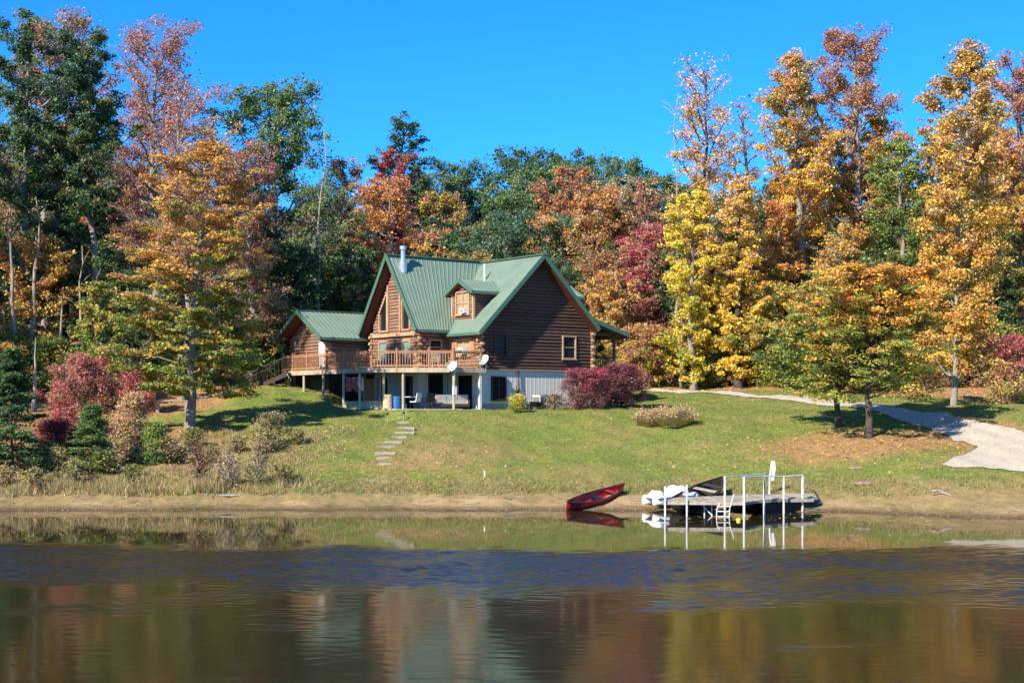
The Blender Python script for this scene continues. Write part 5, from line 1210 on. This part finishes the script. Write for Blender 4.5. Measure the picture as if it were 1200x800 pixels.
for i in range(3):
    for row, (lo_, hi_) in {'close to the waterline': (556, 999), 'halfway up the left bank': (540, 556), 'high on the left bank': (0, 540)}.items():
        L_ = sorted([q for q in wl if q[1] == i and lo_ <= q[3] < hi_], key=lambda q: q[2])
        for k_, q in enumerate(L_):
            w = '' if len(L_) == 1 else ('leftmost ' if k_ == 0 else 'rightmost ' if k_ == len(L_) - 1 else ('middle ' if len(L_) == 3 else ('second', 'third', 'fourth', 'fifth', 'sixth', 'seventh', 'eighth', 'ninth', 'tenth', 'eleventh')[k_ - 1] + ' from left '))
            q[0]['label'] = f'{w}{wk_[i]} weed clump {row}'

# ------------------------------------------------------------------ the wood on the hill: copies of a few kinds
hk = [('deep green', ('dkgreen', 'green', 'blugreen'), ('green', 'blugreen', 'blugreen')), ('mid green', ('green', 'olive', 'blugreen'), ('sage', 'green', 'ltgreen', 'blugreen')),
      ('olive gold', ('olive', 'gold', 'tan'), ('gold', 'olive', 'rust')), ('rust brown', ('brown', 'rust', 'gold'), ('rust', 'orange', 'brown', 'tan'))]
hp = []
for i, (nm, a, b_) in enumerate(hk):
    for j in range(3 if i < 2 else 2):
        hp.append((i, make_tree('tree', (0, 0, 0), f'{nm} tree of the wood on the hill behind the cabin', 'tree', f'{nm} trees of the wood on the hill', wood='bark', seed=300 + i * 11 + j, H=15, cb=3.0, Rr=3.9, shape='oval', low=a, high=b_, leaves=11000, leaf=.30, limbs=34, clump=.12, flatz=.65, tr=.2, patchy=.85, bare=.2 if i == 3 else 0)))
used = set(); recs = []
SKX = [-200, 0, 60, 120, 230, 300, 400, 430, 500, 560, 640, 700, 760, 800, 880, 960, 1060, 1140, 1200, 1400]
SKY = [140, 150, 150, 170, 215, 240, 245, 225, 192, 186, 172, 170, 186, 198, 218, 205, 190, 188, 175, 170]
rg3 = random.Random(21)
for D, step, drop, ht in ((150, 4.4, 0, 0), (140, 4.6, 14, 0), (130, 4.8, 40, 1), (122, 4.8, 72, 2), (115, 5.0, 105, 3)):
    X = -.46 * D
    while X < .46 * D:
        x = X + rg3.uniform(-1.2, 1.2); d = D + rg3.uniform(-3, 3); px = HX + F * x / d
        top = float(np.interp(px, SKX, SKY)) + drop + rg3.uniform(-8, 24)
        gz = float(ground(x, d)); H = wz(top, d) - gz; X += step * rg3.uniform(.85, 1.2)
        if H < 4 or (d < 126 and 330 < px < 350): continue
        H = max(6, min(21, H))
        cen = 440 < px < 860
        if D >= 140: kd = rg3.choices([0, 1, 2, 3], [.46, .52, .02, .0] if cen else [.35, .3, .15, .2])[0]
        elif px < 440: kd = rg3.choices([0, 1, 2, 3], [.5, .25, .1, .15])[0]
        else: kd = rg3.choices([0, 1, 2, 3], [.25, .35, .26, .14])[0]
        c = [p for p in hp if p[0] == kd]; _, pr = rg3.choice(c)
        s = H / 15; loc = (x, d, gz - .1); w = max(.75, min(1.15, .35 + .65 * s))
        if pr.name not in used: used.add(pr.name); pr.location = loc; pr.scale = (w, w, s); pr.rotation_euler = (0, 0, rg3.uniform(0, 6.28))
        else: pr = dup(pr, loc, rg3.uniform(0, 6.28), (w, s))
        recs.append((pr, hk[kd][0], {150: 'on the skyline', 140: 'just below the skyline', 130: 'halfway down the hill', 122: 'low on the hill', 115: 'at the foot of the hill'}[D], px))
LM = [(-60, 'beyond the left edge'), (70, 'behind the leftmost dark trees'), (160, 'behind the pinkish red tree'), (250, 'behind the tiered tree'), (340, 'behind the round oak'), (425, 'behind the small log building'),
      (490, 'behind the small pine'), (560, 'behind the chimney'), (630, 'behind the dormer'), (690, 'behind the dark gable'), (760, 'behind the porch'), (850, 'behind the bright yellow tree'), (930, 'behind the slender tree'), (1010, 'behind the pale trunk'), (1080, 'behind the fresh green tree'), (1200, 'behind the golden tree'), (9999, 'beyond the right edge')]
def single_out(recs, fmt):
    groups = {}
    for o_, a, b_, px in recs: groups.setdefault((a, b_, next(w for q, w in LM if px < q)), []).append((px, o_))
    for (a, b_, c_), lst in groups.items():
        lst.sort(key=lambda q: q[0]); n = len(lst)
        wd = [''] if n == 1 else ['left of two ', 'right of two '] if n == 2 else ['leftmost '] + (['middle '] if n == 3 else [f'{q} from left ' for q in ('second', 'third', 'fourth', 'fifth', 'sixth')[:n - 2]]) + ['rightmost ']
        for (px, o_), w in zip(lst, wd): o_['label'] = fmt(w, a, b_, c_)
single_out(recs, lambda w, a, b_, c_: ' '.join(f'{w}{a} tree {b_} {c_}'.replace(' the foot of the hill', ' the hill foot').replace('just below the skyline', 'below the skyline').replace('halfway down the hill', 'midway downhill').split()))
single_out(recs2, lambda w, a, b_, c_: f'{w}{a} shrub of the wood edge {c_}')
# trees of the near left shore whose shade reaches the lawn
for i, (x, y, h) in enumerate(((-38, 92, 20), (-41, 82, 18), (38, 92, 19))):
    _, pr = hp[i % 5]; s = h / 15
    dup(pr, (x, y, float(ground(x, y)) - .1), i * 1.3, (s * .95, s), ['green tree beyond the left edge of the photo, the farther of two', 'green tree beyond the left edge of the photo, the nearer of two', 'green tree beyond the right edge of the photo'][i], 'trees flanking the view')

# ------------------------------------------------------------------ grasses and litter (nobody could count them)
def blades(name, pts, h, w, cols, label, cat, lean=.35, seed=1, per=3):
    rg = np.random.default_rng(seed); pts = np.repeat(pts, per, 0) + np.concatenate([rg.normal(0, .05, (len(pts) * per, 2)), np.zeros((len(pts) * per, 1))], 1)
    n = len(pts); hh = np.repeat(h, per) * rg.uniform(.5, 1.2, n) if hasattr(h, '__len__') else h * rg.uniform(.5, 1.2, n)
    a = rg.uniform(0, 6.283, n); d = np.stack([np.cos(a), np.sin(a), 0 * a], 1) * (w * rg.uniform(.6, 1.4, n))[:, None]
    tip = np.stack([rg.normal(0, lean, n) * hh, rg.normal(0, lean, n) * hh, hh], 1)
    V = np.stack([pts - d / 2, pts + d / 2, pts + tip], 1).reshape(-1, 3)
    c = mix_cols(rg, cols, n) * rng_u(rg, n)
    o = np_mesh(name, V, np.arange(3 * n).reshape(-1, 3), M['blade'], cols=c); return tag(o, label, cat, None, 'stuff')
def rng_u(rg, n): return rg.uniform(.7, 1.3, (n, 1))
def scatter(rg, n, x0, x1, y0, y1, dens):
    x = rg.uniform(x0, x1, n); y = rg.uniform(y0, y1, n); kq = rg.random(n) < dens(x, y); x, y = x[kq], y[kq]
    return np.stack([x, y, ground(x, y) - .01], 1)
rg = np.random.default_rng(8)
C_['straw'] = (.42, .31, .15); C_['drygrass'] = (.3, .22, .1); C_['lawn'] = (.17, .21, .052); C_['lawn2'] = (.25, .25, .075)
def inpad(x, y):
    u, v = to_uv(x, y); return (u > -7) & (u < 12) & (v > -.8) & (v < 16)
def sS(x, y): return y - shore(x)
# short mown lawn
P = scatter(rg, 330000, -15, 30, 66, 106, lambda x, y: ((sS(x, y) > 3.2) & (y < forest_edge(x)) & ~inpad(x, y)) * np.clip(1 - cover(x, y)[1] * .9, 0, 1) * .95)
blades('lawn_grass', P, .055, .035, ['lawn', 'lawn', 'lawn2', 'lawn2', 'drygrass', 'ltgreen'], 'short mown grass of the lawn', 'grass', .6, 1, 1)
# rough fringe along the top of the bank
P = scatter(rg, 60000, -26, 30, 64, 72, lambda x, y: smooth(2.6, 3.6, sS(x, y)) * smooth(6.8 + 2 * smooth(10, 16, x), 4.2, sS(x, y)) * (.35 + .65 * smooth(-.2, .6, np.sin(x * 1.3) + np.sin(x * 3.1 + y))))
blades('rough_grass', P, .16, .04, ['straw', 'drygrass', 'lawn2', 'ltgreen', 'olive'], 'rough half dry grass along the top of the bank', 'grass', .4, 2, 2)
# tall dry weeds on the left bank
P = scatter(rg, 60000, -28, -8.5, 65, 82, lambda x, y: smooth(2.4, 3.4, sS(x, y)) * smooth(-8.6, -12.5, x - .14 * (y - 70)) * (.12 + .7 * smooth(-.3, .7, np.sin(x * 1.9) * np.sin(y * 1.3 + x))))
hgt = .16 + .42 * smooth(8, 3.5, sS(P[:, 0], P[:, 1])) * (.6 + .4 * np.sin(P[:, 0] * 1.7))
blades('tall_dry_grass', P, hgt, .04, ['straw', 'drygrass', 'tan', 'peach', 'olive', 'ltgreen', 'tan', 'lawn2'], 'tall dry weeds and grass on the left bank', 'grass', .3, 3, 3)
# fallen leaves
P = scatter(rg, 170000, -30, 34, 66, 116, lambda x, y: np.clip(cover(x, y)[1] * (sS(x, y) > 4) * ~inpad(x, y), 0, 1) * .55 + .02 * (sS(x, y) > 4) + .10 * blob(x, y, 22, 74, 7, 7))
lv, lf = leaf_quads(rg, P + np.array([0, 0, .035]), .11, 1.5)
o = np_mesh('fallen_leaves', lv, lf, M['blade'], cols=mix_cols(rg, ['rust', 'orange', 'gold', 'brown', 'peach', 'orange'], len(P)) * rng_u(rg, len(P)))
tag(o, 'fallen orange and brown leaves under the trees and along the wood', 'leaves', None, 'stuff')

# clump of ornamental grass on the lawn
for i, (px, py, hw, h, lb) in enumerate(((762, 499, 17, .95, 'small round clump of feathery grass, left of the two on the lawn'), (789, 500, 25, 1.2, 'large feathery clump of ornamental grass on the lawn right of the cabin'))):
    x, y, z = at(px, py); n = 4200; r_ = hw / F * y; a = rg.uniform(0, 6.28, n); q = np.sqrt(rg.random(n)) * r_ * .65
    base = np.stack([q * np.cos(a) + 0 * a, q * np.sin(a), 0 * a - .02], 1); out = np.stack([np.cos(a), np.sin(a), 0 * a], 1)
    sp_ = rg.uniform(0, 1, n) ** .7; hh = h * rg.uniform(.65, 1.0, n) * np.sqrt(1 - .75 * sp_ ** 2); tip = base * .8 + out * (r_ * .85 * sp_)[:, None] + np.stack([0 * a, 0 * a, hh], 1)
    d = np.stack([-np.sin(a), np.cos(a), 0 * a], 1) * .018
    V_ = np.stack([base - d, base + d, tip], 1).reshape(-1, 3)
    o = empty('ornamental_grass', (x, y, z), 0, lb, 'ornamental grass')
    np_mesh('leaves', V_, np.arange(3 * n).reshape(-1, 3), M['blade'], o, cols=mix_cols(rg, ['sage', 'yelgreen', 'straw', 'straw', 'peach'], n) * rng_u(rg, n))
    m_ = 1500; sel = rg.integers(0, n, m_); lv, lf = leaf_quads(rg, tip[sel] + rg.normal(0, .05, (m_, 3)) * np.array([1, 1, 2]), .09)
    np_mesh('plumes', lv, lf, M['blade'], o, cols=mix_cols(rg, ['pink', 'tan', 'peach', 'straw'], m_))

rg = np.random.default_rng(91)
xf = rg.uniform(-24, 24, 420); yf = 63.2 - np.abs(rg.normal(0, 3.0, 420)) - np.interp(xf, [-24, 8, 20, 24], [0, .3, 4.5, 6]); kf = ground(xf, yf) < -.03
lv, lf = leaf_quads(rg, np.stack([xf[kf], yf[kf], np.full(kf.sum(), .012)], 1), .10, 8)
o = np_mesh('floating_leaves', lv, lf, M['blade'], cols=mix_cols(rg, ['rust', 'gold', 'tan', 'brown'], int(kf.sum()))); tag(o, 'a few fallen leaves floating close to the bank', 'leaves', None, 'stuff')
sb = MB()
for i in range(130):
    x = rg.uniform(-25, 24); y = float(shore(x)) + rg.uniform(.2, 3.2); z = float(ground(x, y)) + .02; a = rg.uniform(0, 3.1); L_ = rg.uniform(.15, .55)
    sb.tube([(x - L_ * math.cos(a), y - L_ * .5 * math.sin(a), z), (x, y + rg.uniform(-.05, .05), z + .02), (x + L_ * math.cos(a), y + L_ * .5 * math.sin(a), z + rg.uniform(0, .05))], [.014, .011, .006], 4)
tag(sb.build('twig_litter', M['bark']), 'thin twigs and roots washed up along the bank', 'twigs', None, 'stuff')
